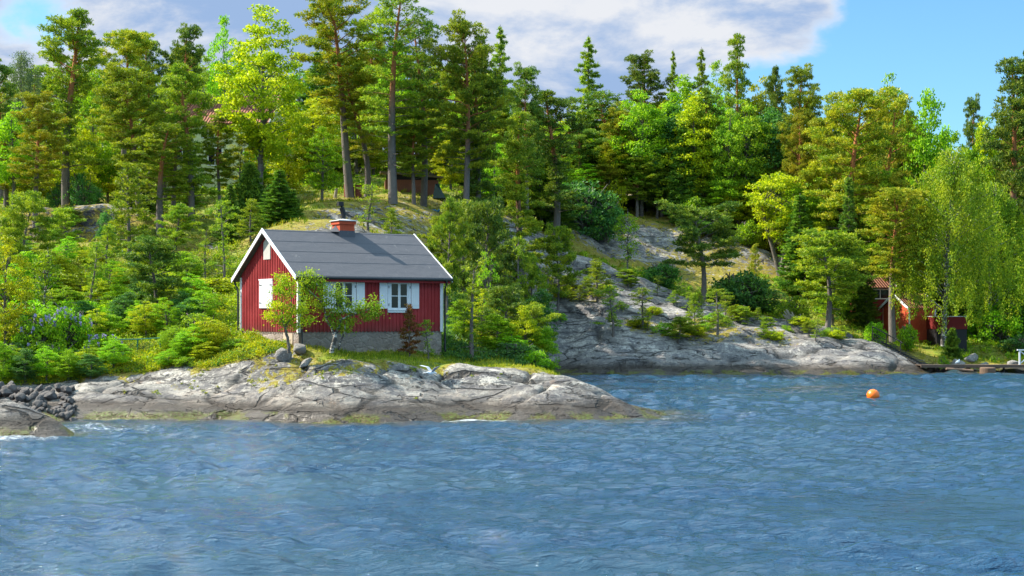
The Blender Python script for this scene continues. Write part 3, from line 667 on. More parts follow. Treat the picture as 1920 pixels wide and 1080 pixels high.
m_tarp = simple('dark_tarpaulin', (.012, .045, .045), .6, .3, 4, .01)
tx_, td_ = xd(821, 99.5), 99.5
q = MB(); hz = zy(345, td_) - gz(tx_, td_); q.add([(-.35, -.4, 0), (.55, -.4, 0), (.55, .6, 0), (-.35, .6, 0), (-.2, 0, hz), (.05, 0, hz + .05), (.22, -.1, hz * .55)], [(0, 1, 6, 5, 4), (1, 2, 5, 6), (2, 3, 4, 5), (3, 0, 4)])
o = q.build('tarpaulin', m_tarp, None); o.location = (tx_, td_, gz(tx_, td_)); tag(o, 'dark green tarpaulin draped over a heap at the right end of the brown shed', 'tarpaulin')
m_blue = simple('blue_plastic', (.03, .20, .42), .45, .3, 4)
for j, (px, d) in enumerate(((818, 97.3), (874, 96.0))):
    x_ = xd(px, d); q = MB()
    for i in range(7):
        a_ = ru.uniform(-.5, .5); q.tube([(a_ - .18, ru.uniform(-.2, .2), .03 + i * .022), (a_ + .18, ru.uniform(-.2, .2), .05 + i * .022)], .06, 5)
    o = q.build('tarp_heap', m_blue, None); o.location = (x_, d, gz(x_, d)); tag(o, ('crumpled blue sheet on the grass beside the brown shed', 'crumpled blue sheet at the foot of the thickest pine trunk')[j], 'tarp')
# ---------------------------------------------------------------- tiled houses
m_tile, t = newmat('clay_roof_tile'); v = t.obj(); s3 = t.n('ShaderNodeSeparateXYZ', {0: v})
wv = t.math('SINE', t.math('MULTIPLY', s3.outputs[0], 2 * math.pi / .24)); wy_ = t.math('FRACT', t.math('MULTIPLY', s3.outputs[2], 1 / .20))
k = t.mix(t.noise(v, 2.3, 5, .7), (.24, .075, .04), (.40, .17, .10)); k = t.mix(t.math('MULTIPLY', t.step(wv, .2, -.8), .6), k, (.07, .03, .02)); k = t.mix(t.math('MULTIPLY', t.step(wy_, .25, .0), .6), k, (.08, .03, .02))
t.out(t.prin(k, .8, t.bump(t.math('ADD', wv, wy_), .05), .2))
m_lime = boards('pale_green_board', (.60, .62, .36), False, wear=.05)
m_dgreen = simple('dark_green_trim', (.03, .085, .05), .6, .15, 5)
m_redd = boards('dark_red_board', (.16, .014, .013), wear=.05)
m_orr = boards('orange_red_board', (.50, .075, .03), wear=.05)
def house(name, x, y, z, rz, L, W, hw_, rise, mw, mtrim, label, cat, wins=(), ovh=.3, base=1.0, mroof=None):
    h_ = empty(name, (x, y, z), rz, label, cat); q = MB(); hf_ = W / 2
    q.add([(0, 0, -base), (L, 0, -base), (L, W, -base), (0, W, -base), (0, 0, hw_), (L, 0, hw_), (L, W, hw_), (0, W, hw_), (0, hf_, hw_ + rise - .06), (L, hf_, hw_ + rise - .06)], [(0, 1, 5, 4), (2, 3, 7, 6), (0, 4, 8, 7, 3), (1, 2, 6, 9, 5)])
    q.build('wall', mw, h_)
    sl = rise / hf_; r_ = MB(); ys = [(-ovh, hw_ - ovh * sl + .02), (hf_, hw_ + rise + .02), (W + ovh, hw_ - ovh * sl + .02)]
    pr = [(y_, z_ + .1) for y_, z_ in ys] + [(y_, z_) for y_, z_ in ys[::-1]]
    vs = [(-ovh, y_, z_) for y_, z_ in pr] + [(L + ovh, y_, z_) for y_, z_ in pr]
    r_.add(vs, [(0, 6, 7, 1), (1, 7, 8, 2), (2, 8, 9, 3), (3, 9, 10, 4), (4, 10, 11, 5), (5, 11, 6, 0), (0, 1, 4, 5), (1, 2, 3, 4), (6, 11, 10, 7), (7, 10, 9, 8)])
    r_.build('roof', mroof or m_tile, h_)
    for xx in (-ovh - .03, L + ovh):
        for s_ in (0, 1):
            q = MB(); (ya, za), (yb, zb3) = (ys[s_], ys[s_ + 1]); q.poly([(xx, ya, za + .14), (xx, yb, zb3 + .14), (xx, yb, zb3 - .08), (xx, ya, za - .08)], (.03, 0, 0)); q.build('bargeboard', m_white, h_)
    for cx, cy in ((0, 0), (L, 0), (0, W)):
        q = MB(); q.box(cx - (.02 if cx == 0 else .12), cx + (.12 if cx == 0 else .02), cy - (.02 if cy == 0 else -.0), cy + (.0 if cy == 0 else .02), -.2, hw_ - .02); q.build('corner_board', mtrim, h_)
    for (a0, a1, z0, z1, face) in wins:
        q = MB(); g_ = MB()
        if face == 'f':
            for (p0, p1, q0, q1) in ((a0, a0 + .08, z0, z1), (a1 - .08, a1, z0, z1), (a0 + .08, a1 - .08, z1 - .08, z1), (a0 + .08, a1 - .08, z0, z0 + .08), ((a0 + a1) / 2 - .03, (a0 + a1) / 2 + .03, z0 + .08, z1 - .08)): q.box(p0, p1, -.05, -.001, q0, q1)
            g_.box(a0 + .04, a1 - .04, -.02, -.003, z0 + .04, z1 - .04)
        else:
            for (p0, p1, q0, q1) in ((a0, a0 + .08, z0, z1), (a1 - .08, a1, z0, z1), (a0 + .08, a1 - .08, z1 - .08, z1), (a0 + .08, a1 - .08, z0, z0 + .08), ((a0 + a1) / 2 - .03, (a0 + a1) / 2 + .03, z0 + .08, z1 - .08)): q.box(-.05, -.001, p0, p1, q0, q1)
            g_.box(-.02, -.003, a0 + .04, a1 - .04, z0 + .04, z1 - .04)
        wn = q.build('window', m_white, h_); g_.build('pane', m_glass, wn)
    return h_
gx_, gd_ = xd(300, 106), 106.0; gz_ = zy(342, 106)
house('green_house', gx_, gd_, gz_, R(-8), xd(506, 106) - gx_, 7, zy(232, 106) - gz_, zy(180, 108) - zy(232, 106), m_lime, m_dgreen,
      'pale green wooden villa with clay tile roof half hidden behind the trees on the left', 'house',
      [(3.8, 5.0, 1.2, 2.6, 'f'), (1.2, 2.4, 1.2, 2.6, 'f'), (3.3, 4.4, 3.3, 4.3, 'f'), (6.6, 7.6, 1.2, 2.6, 'f')])
hx, hd = xd(1606, 110), 110.0; hz_ = zy(578, 110)
house('tiled_cottage', hx, hd, hz_, R(14), 3.1, 3.4, zy(537, 110) - hz_, 1.05, m_redd, m_white,
      'small red cottage with wide window and clay tiles behind the pine trunk on the right', 'house', [(1.2, 2.9, .72, 1.55, 'f')], .3, 2.0)
hx, hd = xd(1704, 106), 106.0; hz_ = zy(612, 106)
bt = house('boathouse', hx, hd, hz_, R(24), 2.6, 3.0, zy(576, 106) - hz_, .95, m_orr, m_white,
      'small red boathouse with clay tiles and white gable boards beside the weeping birch', 'boathouse', [], .25, 1.4)
hx, hd = xd(1756, 104), 104.0; hz_ = zy(655, 104)
bd_ = empty('red_bathing_hut', (hx, hd, hz_), R(3), 'flat roofed dark hut with red upper wall beside the lawn on the right', 'hut')
wB = xd(1815, 104) - hx; hB = zy(594, 104) - hz_; q = MB(); q.box(0, wB, 0, 2.2, hB * .62, hB); q.build('upper_wall', m_redd, bd_)
q = MB(); q.box(.03, wB - .03, .03, 2.17, -.6, hB * .62); q.build('lower_wall', m_iron, bd_)
q = MB(); q.box(-.04, wB + .04, -.04, 2.24, hB + .002, hB + .05); q.build('roof', m_zinc, bd_)
# ---------------------------------------------------------------- stairs down the rock
m_dwood = simple('dark_timber', (.045, .04, .038), .8, .3, 5, .01)
A = Vector((xd(1642, 100), 99.6, zy(637, 99.6))); B = Vector((xd(1728, 96.0), 95.6, zy(684, 95.6)))
sta = empty('wooden_stairs', A, 0, 'dark wooden stairs with handrail running down the smooth rock to the jetty', 'stairs')
D = B - A; nst = 18; side = Vector((D.y, -D.x, 0)).normalized() * .45
q = MB(); q.tube([side + Vector((0, 0, -.18)), D + side + Vector((0, 0, -.18))], .07, 4); q.tube([-side + Vector((0, 0, -.18)), D - side + Vector((0, 0, -.18))], .07, 4); q.build('stringer', m_dwood, sta)
for i in range(nst):
    c_ = D * ((i + .5) / nst); q = MB(); u_ = Vector((D.x, D.y, 0)).normalized() * .14
    q.poly([c_ - side - u_, c_ + side - u_, c_ + side + u_, c_ - side + u_], (0, 0, .05)); q.build('step', m_dwood, sta)
rl = MB(); rl.tube([Vector((0, 0, .95)) + side, D * .62 + side + Vector((0, 0, .95)), D * .66 + side + Vector((0, 0, .9))], .04, 6)
rl.tube([Vector((0, 0, .5)) + side, D * .62 + side + Vector((0, 0, .5))], .025, 6); rl.build('handrail', m_dwood, sta)
for f_ in (0, .31, .62):
    q = MB(); q.tube([D * f_ + side + Vector((0, 0, -.4)), D * f_ + side + Vector((0, 0, .95))], .035, 6); q.build('post', m_dwood, sta)
# jetty
m_jt = simple('jetty_timber', (.12, .085, .065), .8, .35, 5, .01)
jx0, jx1, jd = xd(1726, 94.4), xd(2010, 94.4), 94.4; jz = zy(684.5, 94.4)
je = empty('timber_jetty', (jx0, jd, jz), 0, 'long low timber jetty along the shore at the far right', 'jetty')
q = MB(); nb_ = 0; u = 0
while u < jx1 - jx0: q.box(u, u + .17, -.02, 1.3, -.035, 0.0); u += .18
q.build('deck', m_jt, je)
q = MB(); q.box(0, jx1 - jx0, -.12, -.02, -.17, .02); q.box(0, jx1 - jx0, 1.2, 1.3, -.2, -.04); q.build('edge_beam', m_jt, je)
for px in (1760, 1800, 1885, 1925, 1960):
    q = MB(); q.tube([(xd(px, 94.4) - jx0, .3, -.1), (xd(px, 94.4) - jx0, .3, -1.2)], .07, 6); q.build('pile', m_dwood, je)
m_conc = simple('stained_concrete', (.15, .095, .065), .9, .35, 3, .02, c2=(.12, .10, .08))
cxp = xd(1851, 93.8); q = MB(); q.tube([(0, 0, -.9), (0, 0, -.25), (0, 0, .27), (0, 0, .32)], [.46, .52, .52, .46], 20)
o = q.build('mooring_block', m_conc, None); o.location = (cxp, 93.7, 0.12); tag(o, 'round stained concrete mooring block standing in the water in front of the jetty', 'mooring block')
m_wwhite = simple('white_rail_paint', (.72, .76, .80), .5, .06, 5)
wx0 = xd(1911, 94.8); wr = empty('white_railing', (wx0, 94.8, jz), 0, 'white wooden railing on the jetty at the right edge', 'railing')
for i in range(3):
    q = MB(); q.box(i * 1.1, i * 1.1 + .1, 0, .09, 0, .98); q.build('post', m_wwhite, wr)
q = MB(); q.box(-.12, 2.4, -.02, .11, .98, 1.06); q.build('top_rail', m_wwhite, wr)
q = MB(); q.tube([(.1, .04, .1), (1.1, .04, .95)], .035, 4); q.tube([(.1, .04, .92), (1.1, .04, .15)], .035, 4); q.build('brace', m_wwhite, wr)
upl = MB()
rr_ = random.Random(4)
for i in range(11):
    a_ = rr_.uniform(-.6, .6); upl.tube([(a_, rr_.uniform(-.2, .2), 0), (a_ * 1.2 - .45 + rr_.uniform(-.2, .2), rr_.uniform(-.1, .3), rr_.uniform(.6, 1.05))], .05, 5)
o = upl.build('driftwood_pile', m_grey_w, None); x_ = xd(1494, 101.5); o.location = (x_, 101.5, gz(x_, 101.5)); tag(o, 'heap of grey weathered poles leaning together on the far rock', 'wood pile')
x_ = xd(1790, 95.0); q = MB(); q.tube([(-.9, 0, .15), (.0, 0, .1), (.9, -.1, .03)], [.08, .09, .07], 8); o = q.build('driftwood_log', simple('bleached_log', (.25, .16, .11), .85, .3, 4), None); o.location = (x_, 94.0, .18); tag(o, 'bleached log lying on the stones below the jetty', 'log')
# ---------------------------------------------------------------- gulls
m_gw = simple('white_feather', (.80, .81, .83), .7, .05, 8); m_gg = simple('grey_feather', (.40, .43, .50), .7, .08, 8)
gu = empty('gull', (xd(809, 52.5), 52.5, zy(699, 52.5)), R(40), 'white gull flying with raised wings low over the rock in front of the cabin', 'gull')
q = MB(); n_ = 12
q.tube([(-.26 + .52 * i / n_, 0, .015 * math.sin(i)) for i in range(n_ + 1)], [.006, .018, .035, .05, .062, .068, .068, .062, .05, .038, .036, .026, .008], 10); q.build('body', m_gw, gu, True)
for sg in (-1, 1):
    q = MB(); q.add([(.08, sg * .04, .03), (-.06, sg * .04, .03), (.10, sg * .28, .20), (-.05, sg * .26, .20), (-.02, sg * .58, .27), (-.12, sg * .60, .26), (.08, sg * .04, .045), (-.06, sg * .04, .042), (.10, sg * .28, .215), (-.05, sg * .26, .21), (-.02, sg * .58, .275), (-.12, sg * .60, .265)],
      [(0, 1, 3, 2), (2, 3, 5, 4), (6, 8, 9, 7), (8, 10, 11, 9), (0, 2, 8, 6), (2, 4, 10, 8), (1, 7, 9, 3), (3, 9, 11, 5), (4, 5, 11, 10)]); q.build('wing', m_gg, gu)
q = MB(); q.add([(-.24, -.02, 0), (-.24, .02, 0), (-.38, .07, .005), (-.38, -.07, .005), (-.24, 0, .02), (-.37, 0, .015)], [(0, 1, 2, 3), (0, 3, 5, 4), (1, 4, 5, 2), (0, 4, 1), (2, 5, 3)]); q.build('tail', m_gw, gu)
q = MB(); q.tube([(.25, 0, .015), (.31, 0, .0)], [.012, .003], 6); q.build('beak', simple('beak', (.6, .35, .03), .5, .1), gu)
g2 = empty('gull', (xd(1795, 94.5), 94.5, jz), R(20), 'tiny white gull perched on the timber jetty', 'gull')
q = MB(); q.tube([(-.2, 0, .14), (-.12, 0, .17), (0, 0, .2), (.1, 0, .25), (.14, 0, .33), (.17, 0, .38), (.2, 0, .38)], [.01, .05, .085, .08, .045, .045, .01], 10); q.build('body', m_gw, g2, True)
q = MB(); q.tube([(-.01, .03, .13), (-.01, .03, 0)], .008, 4); q.tube([(-.01, -.03, .13), (-.01, -.03, 0)], .008, 4); q.build('legs', simple('gull_leg', (.5, .25, .15), .5, .1), g2)
# ================================================================ foliage materials
def leafmat(name, c1, c2, c3, trans=.38, nsc=.9, rough=.55):
    m, t = newmat(name); g_ = t.n('ShaderNodeNewGeometry'); v = t.obj(); rnd = t.n('ShaderNodeObjectInfo').outputs['Random']
    isl = g_.outputs['Random Per Island']; n = t.noise(v, nsc, 3, .6)
    k = t.mix(t.step(t.math('ADD', t.math('MULTIPLY', isl, .5), t.math('MULTIPLY', n, .6)), .25, .8), c1, c2)
    k = t.mix(t.math('MULTIPLY', t.step(t.math('ADD', n, t.math('MULTIPLY', isl, .25)), .55, .75), .75), k, c3)
    hsv = t.n('ShaderNodeHueSaturation', {'Hue': t.math('ADD', .488, t.math('MULTIPLY', rnd, .024)), 'Saturation': 1.0, 'Value': t.math('ADD', .82, t.math('MULTIPLY', rnd, .36)), 'Color': k}).outputs[0]
    d_ = t.n('ShaderNodeBsdfPrincipled', {'Base Color': hsv, 'Roughness': rough, 'Specular IOR Level': .18})
    tr = t.n('ShaderNodeBsdfTranslucent', {'Color': t.mix(1.0, hsv, (1.15, 1.25, .6), 'MULTIPLY')})
    mx = t.n('ShaderNodeMixShader', {0: trans, 1: d_.outputs[0], 2: tr.outputs[0]}); t.out(mx.outputs[0]); return m
L = {}
L['pine'] = leafmat('pine_needles', (.10, .19, .020), (.24, .36, .022), (.42, .45, .025), .34)
L['pine_dark'] = leafmat('dark_pine_needles', (.055, .13, .028), (.13, .23, .028), (.27, .33, .026), .30)
L['pine_gold'] = leafmat('golden_pine_needles', (.14, .21, .017), (.31, .38, .02), (.52, .42, .023), .30)
L['spruce'] = leafmat('spruce_needles', (.055, .14, .024), (.13, .25, .024), (.25, .35, .026), .3)
L['broad'] = leafmat('green_leaves', (0.111, 0.26, 0.013), (0.234, 0.468, 0.016), (0.416, 0.598, 0.018), .42)
L['lime'] = leafmat('lime_leaves', (.18, .26, .010), (.40, .46, .012), (.60, .56, .014), .40)
L['willow'] = leafmat('hanging_leaves', (.12, .23, .018), (.27, .41, .020), (.46, .50, .022), .40)
L['birch'] = leafmat('birch_leaves', (.11, .22, .016), (.24, .40, .02), (.42, .50, .022), .42)
L['pale'] = leafmat('pale_leaves', (.10, .17, .08), (.17, .26, .12), (.28, .34, .16), .35)
L['deep'] = leafmat('deep_green_leaves', (0.039, 0.13, 0.039), (0.091, 0.234, 0.052), (0.169, 0.338, 0.052), .35)
L['rowan'] = leafmat('rowan_leaves', (.16, .26, .010), (.36, .46, .012), (.52, .46, .015), .45)
L['brown'] = leafmat('reddish_needles', (.13, .040, .015), (.30, .09, .025), (.14, .14, .02), .25)
L['grass'] = leafmat('grass_blades', (0.099, 0.165, 0.011), (0.264, 0.352, 0.013), (0.462, 0.396, 0.033), .35, .5)
L['lilac'] = leafmat('lilac_flowers', (.24, .22, .52), (.42, .38, .70), (.60, .52, .78), .2)
def bark(name, lo, hi, mid, z0=None, z1=None):
    m, t = newmat(name); v = t.obj(); n = t.noise(t.scale(v, (7, 7, 1.6)), 1.8, 6, .7)
    k = t.mix(n, tuple(x * .45 for x in lo), tuple(x * 1.5 for x in lo)); k2 = t.mix(n, tuple(x * .6 for x in hi), tuple(x * 1.35 for x in hi))
    if z0 is not None:
        zc = t.n('ShaderNodeSeparateXYZ', {0: v}).outputs[2]; k = t.mix(t.step(t.math('ADD', zc, t.math('MULTIPLY', n, 2)), z0, z1), k, k2)
    else: k = t.mix(t.step(t.noise(t.scale(v, (1.5, 1.5, 5)), 2, 5, .7), .5, .6), k, k2)
    t.out(t.prin(k, .9, t.bump(n, .05, 1), .15)); return m
B_pine = bark('pine_bark', (.17, .145, .13), (.38, .15, .06), 0, 6.5, 10.0)
B_birch = bark('birch_bark', (.10, .09, .085), (.62, .60, .56), 0)
B_grey = bark('grey_bark', (.13, .115, .10), (.22, .19, .16), 0)
B_dead = bark('dead_wood', (.30, .27, .23), (.40, .36, .31), 0)

# ================================================================ foliage geometry (numpy)
def unit(a): return a / (np.linalg.norm(a, axis=-1, keepdims=True) + 1e-9)
def cards(P, D, Ln, Wd, rng):
    """leaf quads: base P, direction D, length, width -> verts, faces"""
    n = len(P); side = unit(np.cross(D, rng.normal(size=(n, 3))))
    Ln = np.asarray(Ln).reshape(-1, 1) * np.ones((n, 1)); Wd = np.asarray(Wd).reshape(-1, 1) * np.ones((n, 1))
    a = P - D * Ln * .1; m = P + D * Ln * .5
    Vv = np.stack([a, m + side * Wd * .5, P + D * Ln, m - side * Wd * .5], 1).reshape(-1, 3)
    return Vv, np.arange(4 * n).reshape(-1, 4)
class Tubes:
    def __init__(s): s.v = []; s.f = []; s.n = 0
    def add(s, pts, rad, k=5):
        pts = np.asarray(pts, float); m_ = len(pts); rad = np.asarray(rad, float) * np.ones(m_)
        d = np.gradient(pts, axis=0) if m_ > 1 else np.zeros_like(pts); d = unit(d)
        ref = np.where(np.abs(d[:, 2:3]) < .9, np.array([[0, 0, 1.]]), np.array([[1., 0, 0]]))
        u_ = unit(np.cross(d, ref)); w_ = np.cross(d, u_); an = np.arange(k) * 2 * np.pi / k
        ring = pts[:, None] + (u_[:, None] * np.cos(an)[None, :, None] + w_[:, None] * np.sin(an)[None, :, None]) * rad[:, None, None]
        i = (np.arange(m_ - 1)[:, None] * k + np.arange(k)[None]); j = (np.arange(m_ - 1)[:, None] * k + (np.arange(k)[None] + 1) % k)
        f = np.stack([i, j, j + k, i + k], -1).reshape(-1, 4) + s.n
        s.v.append(ring.reshape(-1, 3)); s.f.append(f); s.n += m_ * k
    def mesh(s, name, m): return mesh_np(name, np.concatenate(s.v), np.concatenate(s.f), m, smooth=True)
def tufts(C, rng, per, ln, wd, up=.55, out=None, outk=.0):
    n = len(C); P = np.repeat(C, per, 0); D = rng.normal(size=(n * per, 3)); D[:, 2] += up
    if out is not None: D += np.repeat(out, per, 0) * outk
    D = unit(D); return cards(P + rng.normal(size=P.shape) * .03, D, ln * rng.uniform(.7, 1.3, n * per), wd * rng.uniform(.7, 1.2, n * per), rng)
PROTO = {}
def finish(key, name, tub, bmat, LV, LF, lmat, H, Rr, extra=None):
    v = np.concatenate([a for a in LV]); Rr = float(np.percentile(np.hypot(v[:, 0], v[:, 1]), 96)); H = float(v[:, 2].max()); fs = []; b = 0
    for a, f in zip(LV, LF): fs.append(f + b); b += len(a)
    PROTO[key] = dict(name=name, trunk=tub.mesh('trunk', bmat) if tub.n else None, crown=mesh_np('crown', v, np.concatenate(fs), lmat), H=H, R=Rr, extra=extra)
def variant(key, src, lmat):
    p_ = dict(PROTO[src]); me = p_['crown'].copy(); me.materials[0] = L[lmat]; p_['crown'] = me; PROTO[key] = p_
def trunk_path(rng, H, sway, n=14):
    t_ = np.linspace(0, 1, n); ph = rng.uniform(0, 6.28, 2)
    return np.c_[sway * np.sin(t_ * 3.3 + ph[0]) * t_, sway * np.sin(t_ * 2.6 + ph[1]) * t_, t_ * H]
def at_path(P, t_):
    i = t_ * (len(P) - 1); a = np.clip(int(i), 0, len(P) - 2); f = i - a; return P[a] * (1 - f) + P[a + 1] * f
def pine(key, seed, H=14, cs=.42, Rr=3.0, nb=44, shape='round', sway=.35, r0=.24, pad=.52, dead=8, lmat='pine', tuft=40, needle=.19, fork=False, per=6):
    rng = np.random.default_rng(seed); T = Tubes(); P = trunk_path(rng, H, sway); tt = np.linspace(0, 1, len(P))
    T.add(P, r0 * (1 - tt) ** .75 + .025, 9); LV, LF = [], []
    lob = rng.uniform(.55, 1.25, 7)
    def branch(p0, az_, ln, rise, droop, thick):
        n = 7; s_ = np.linspace(0, 1, n); az2 = az_ + np.cumsum(rng.normal(0, .12, n)); step_ = ln / (n - 1)
        q = [p0]
        for i in range(1, n):
            el_ = rise - droop * s_[i] + .35 * s_[i] ** 3 + rng.normal(0, .1)
            q.append(q[-1] + step_ * np.array([math.cos(az2[i]) * math.cos(el_), math.sin(az2[i]) * math.cos(el_), math.sin(el_)]))
        q = np.array(q); T.add(q, thick * (1 - s_ * .85), 4); return q
    for i in range(nb):
        f_ = (i + rng.uniform(.1, .9)) / nb; h_ = cs + (1 - cs) * f_ * .985
        if shape == 'round': prof = (math.sin(math.pi * min(.97, .13 + f_ * .80))) ** .55
        elif shape == 'flat': prof = (.55 + .6 * f_) if f_ < .7 else 1.25 * (1 - f_) / .3 * .75 + .2
        elif shape == 'cone': prof = (1 - f_) ** .75 * .95 + .10
        else: prof = .5 + .5 * math.sin(f_ * 9 + seed)
        az_ = i * 2.399 + rng.normal(0, .4)
        ln = Rr * prof * lob[int(az_ * 7 / 6.283 + f_ * 3) % 7] * rng.uniform(.7, 1.1)
        q = branch(at_path(P, h_), az_, ln, .25 + .7 * f_ ** 2, .45 * (1 - f_), .018 + .03 * r0 / .24 * (ln / Rr))
        npad = max(1, int(round(ln / (pad * .95))))
        for j in range(npad):
            s_ = 1 - .62 * j / max(1, npad); c_ = at_path(q, min(1, s_)); lat = rng.normal(0, .32, 3) * (1 if j else .3); lat[2] *= .25
            c_ = c_ + lat * pad * 1.4; pr_ = pad * rng.uniform(.7, 1.25) * (1 if j == 0 else .85)
            if rng.random() < .5 and j: T.add([at_path(q, max(0, s_ - .2)), c_], [.014, .006], 3)
            m_ = int(tuft * (pr_ / .55) ** 2) + 4; a_ = rng.uniform(0, 6.283, m_); rr = np.sqrt(rng.random(m_)) * pr_
            C = np.c_[c_[0] + rr * np.cos(a_), c_[1] + rr * np.sin(a_), c_[2] + rng.uniform(-.12, .3, m_) * pr_ + .18 * pr_ * (1 - (rr / pr_) ** 2)]
            o_ = np.c_[np.cos(a_), np.sin(a_), np.zeros(m_)]
            a, f = tufts(C, rng, per, needle, needle * .32, .75, o_, .5); LV.append(a); LF.append(f)
    for i in range(dead):
        h_ = cs * rng.uniform(.45, 1.25); branch(at_path(P, min(h_, .9)), rng.uniform(0, 6.28), Rr * rng.uniform(.2, .6), rng.uniform(-.3, .3), .3, .022)
    finish(key, 'pine_tree', T, B_pine, LV, LF, L[lmat], H, Rr)
def spruce(key, seed, H=14, Rr=2.2, cs=.08, lmat='spruce', lay=34, per=5, dens=1.0, jit=.2):
    rng = np.random.default_rng(seed); T = Tubes(); P = trunk_path(rng, H, .12); tt = np.linspace(0, 1, len(P)); T.add(P, .20 * (1 - tt) + .02, 8); LV, LF = [], []
    for k in range(lay):
        f_ = k / lay; h_ = cs + (1 - cs) * f_; ln0 = Rr * (1 - f_) ** .85 + .12; nbr = int(9 - 4 * f_)
        for j in range(nbr):
            az_ = j * 6.283 / nbr + k * 1.3 + rng.normal(0, .2); ln = ln0 * rng.uniform(.7 - jit * .8, 1.1 + jit * .6); n = 6; s_ = np.linspace(0, 1, n)
            r_ = ln * s_; z_ = -.35 * ln * s_ + .30 * ln * s_ ** 2.5
            p0 = at_path(P, min(.995, h_ + rng.normal(0, .012 * jit * 2))); q = np.c_[p0[0] + r_ * math.cos(az_), p0[1] + r_ * math.sin(az_), p0[2] + z_]; T.add(q, .03 * (1 - s_ * .8), 3)
            m_ = int((10 + 22 * ln) * dens); u_ = rng.uniform(.15, 1, m_) ** .8; C = np.array([at_path(q, x) for x in u_]); wdt = .30 * ln * (1 - u_ * .7)
            lat = rng.uniform(-1, 1, m_) * wdt; C = C + np.c_[-math.sin(az_) * lat, math.cos(az_) * lat, -.10 * np.abs(lat) - rng.random(m_) * .12]
            o_ = np.tile([math.cos(az_), math.sin(az_), -.35], (m_, 1)); a, f = tufts(C, rng, per, .22, .06, .0, o_, 1.2); LV.append(a); LF.append(f)
    finish(key, 'spruce_tree', T, B_grey, LV, LF, L[lmat], H, Rr)
def broad(key, seed, H=12, Rr=3.2, cs=.25, lmat='broad', nl=11, leaf=.17, clumps=120, per=70, name='leafy_tree', bmat=None, zsh=1.0, csz=.62, stems=1, sway=.3, r0=.2, tr=True):
    rng = np.random.default_rng(seed); T = Tubes(); bmat = bmat or B_grey; LV, LF = [], []; P0 = []
    for s_i in range(stems):
        P = trunk_path(rng, H * .92, sway)
        if stems > 1: an = s_i * 6.28 / stems + rng.normal(0, .3); P[:, 0] += np.linspace(0, 1, len(P)) * Rr * .5 * math.cos(an); P[:, 1] += np.linspace(0, 1, len(P)) * Rr * .5 * math.sin(an)
        tt = np.linspace(0, 1, len(P)); P0.append(P)
        if tr: T.add(P, r0 * (1 - tt) ** .8 + .015, 8)
    zc = H * (cs + (1 - cs) * .52); zr_ = H * (1 - cs) * .52; lobes = [(unit(rng.normal(size=3)), rng.uniform(-.28, .3)) for _ in range(9)]
    for i in range(clumps):
        d = unit(rng.normal(size=3)); bump_ = 1 + sum(a_ * max(0, float(d @ l_)) ** 4 for l_, a_ in lobes) * 1.3
        rad = rng.uniform(.25, 1.0) ** .45 * bump_; wz = 1.0 - .25 * max(0, d[2]) * 0
        hshape = 1 - .35 * max(0, d[2] * rad) ** 2
        c_ = np.array([d[0] * rad * Rr * .86 * hshape, d[1] * rad * Rr * .86 * hshape, zc + d[2] * rad * zr_ * .92])
        P = P0[i % stems]; base = at_path(P, float(np.clip((c_[2] - Rr * .35) / H, .12, .95)))
        if tr and i % max(1, clumps // (nl * 4)) == 0:
            mid = (base + c_) / 2 + rng.normal(0, .15, 3) + np.array([0, 0, .2]); T.add([base, mid, c_], [.045 * r0 / .2, .025, .008], 4)
        sz = csz * rng.uniform(.6, 1.3); m_ = int(per * (sz / csz) ** 2); v_ = unit(rng.normal(size=(m_, 3))); v_[:, 2] = np.abs(v_[:, 2]) * rng.choice([1, 1, 1, -.6], m_)
        rr = rng.uniform(.45, 1, (m_, 1)); C = c_ + v_ * rr * sz * np.array([1.1, 1.1, .6])
        D = unit(rng.normal(size=(m_, 3)) + v_ * .6 + np.array([0, 0, -.25])); a, f = cards(C, D, leaf * rng.uniform(.7, 1.3, m_), leaf * .75, rng); LV.append(a); LF.append(f)
    finish(key, name, T, bmat, LV, LF, L[lmat], H, Rr)
def weeping(key, seed, H=12, Rr=4, lmat='birch', strands=520):
    rng = np.random.default_rng(seed); T = Tubes(); P = trunk_path(rng, H * .95, .4); tt = np.linspace(0, 1, len(P)); T.add(P, .2 * (1 - tt) + .02, 8); LV, LF = [], []
    for i in range(strands):
        az_ = rng.uniform(0, 6.283); f_ = rng.random() ** .8; top = H * (.30 + .70 * f_); rmax = Rr * (1 - f_ ** 2.6) ** .6 + .25; r_ = rmax * math.sqrt(rng.uniform(.12, 1)) * (1 + .16 * math.sin(az_ * 3 + f_ * 7) + .12 * math.sin(az_ * 7 + f_ * 17)); top += .4 * math.sin(az_ * 5 + 2)
        drop = rng.uniform(.5, 1.8) * (1 + .9 * (r_ / Rr)); c_ = np.array([r_ * math.cos(az_), r_ * math.sin(az_), top]); drop = min(drop, top - .5)
        if i % 6 == 0: b0 = at_path(P, float(np.clip((top - r_ * .5) / H, .15, .95))); T.add([b0, (b0 + c_) / 2 + [0, 0, .3], c_], [.04, .025, .008], 4)
        m_ = int(48 * drop / 1.2) + 10; u_ = rng.random(m_) ** .9; C = c_ + np.c_[rng.normal(0, .10 + .10 * (1 - u_), m_), rng.normal(0, .10 + .10 * (1 - u_), m_), -u_ * drop]
        D = unit(rng.normal(size=(m_, 3)) * .7 + np.array([0, 0, -.9])); a, f = cards(C, D, .13 * rng.uniform(.7, 1.3, m_), .085, rng); LV.append(a); LF.append(f)
    finish(key, 'birch_tree', T, B_birch, LV, LF, L[lmat], H, Rr)

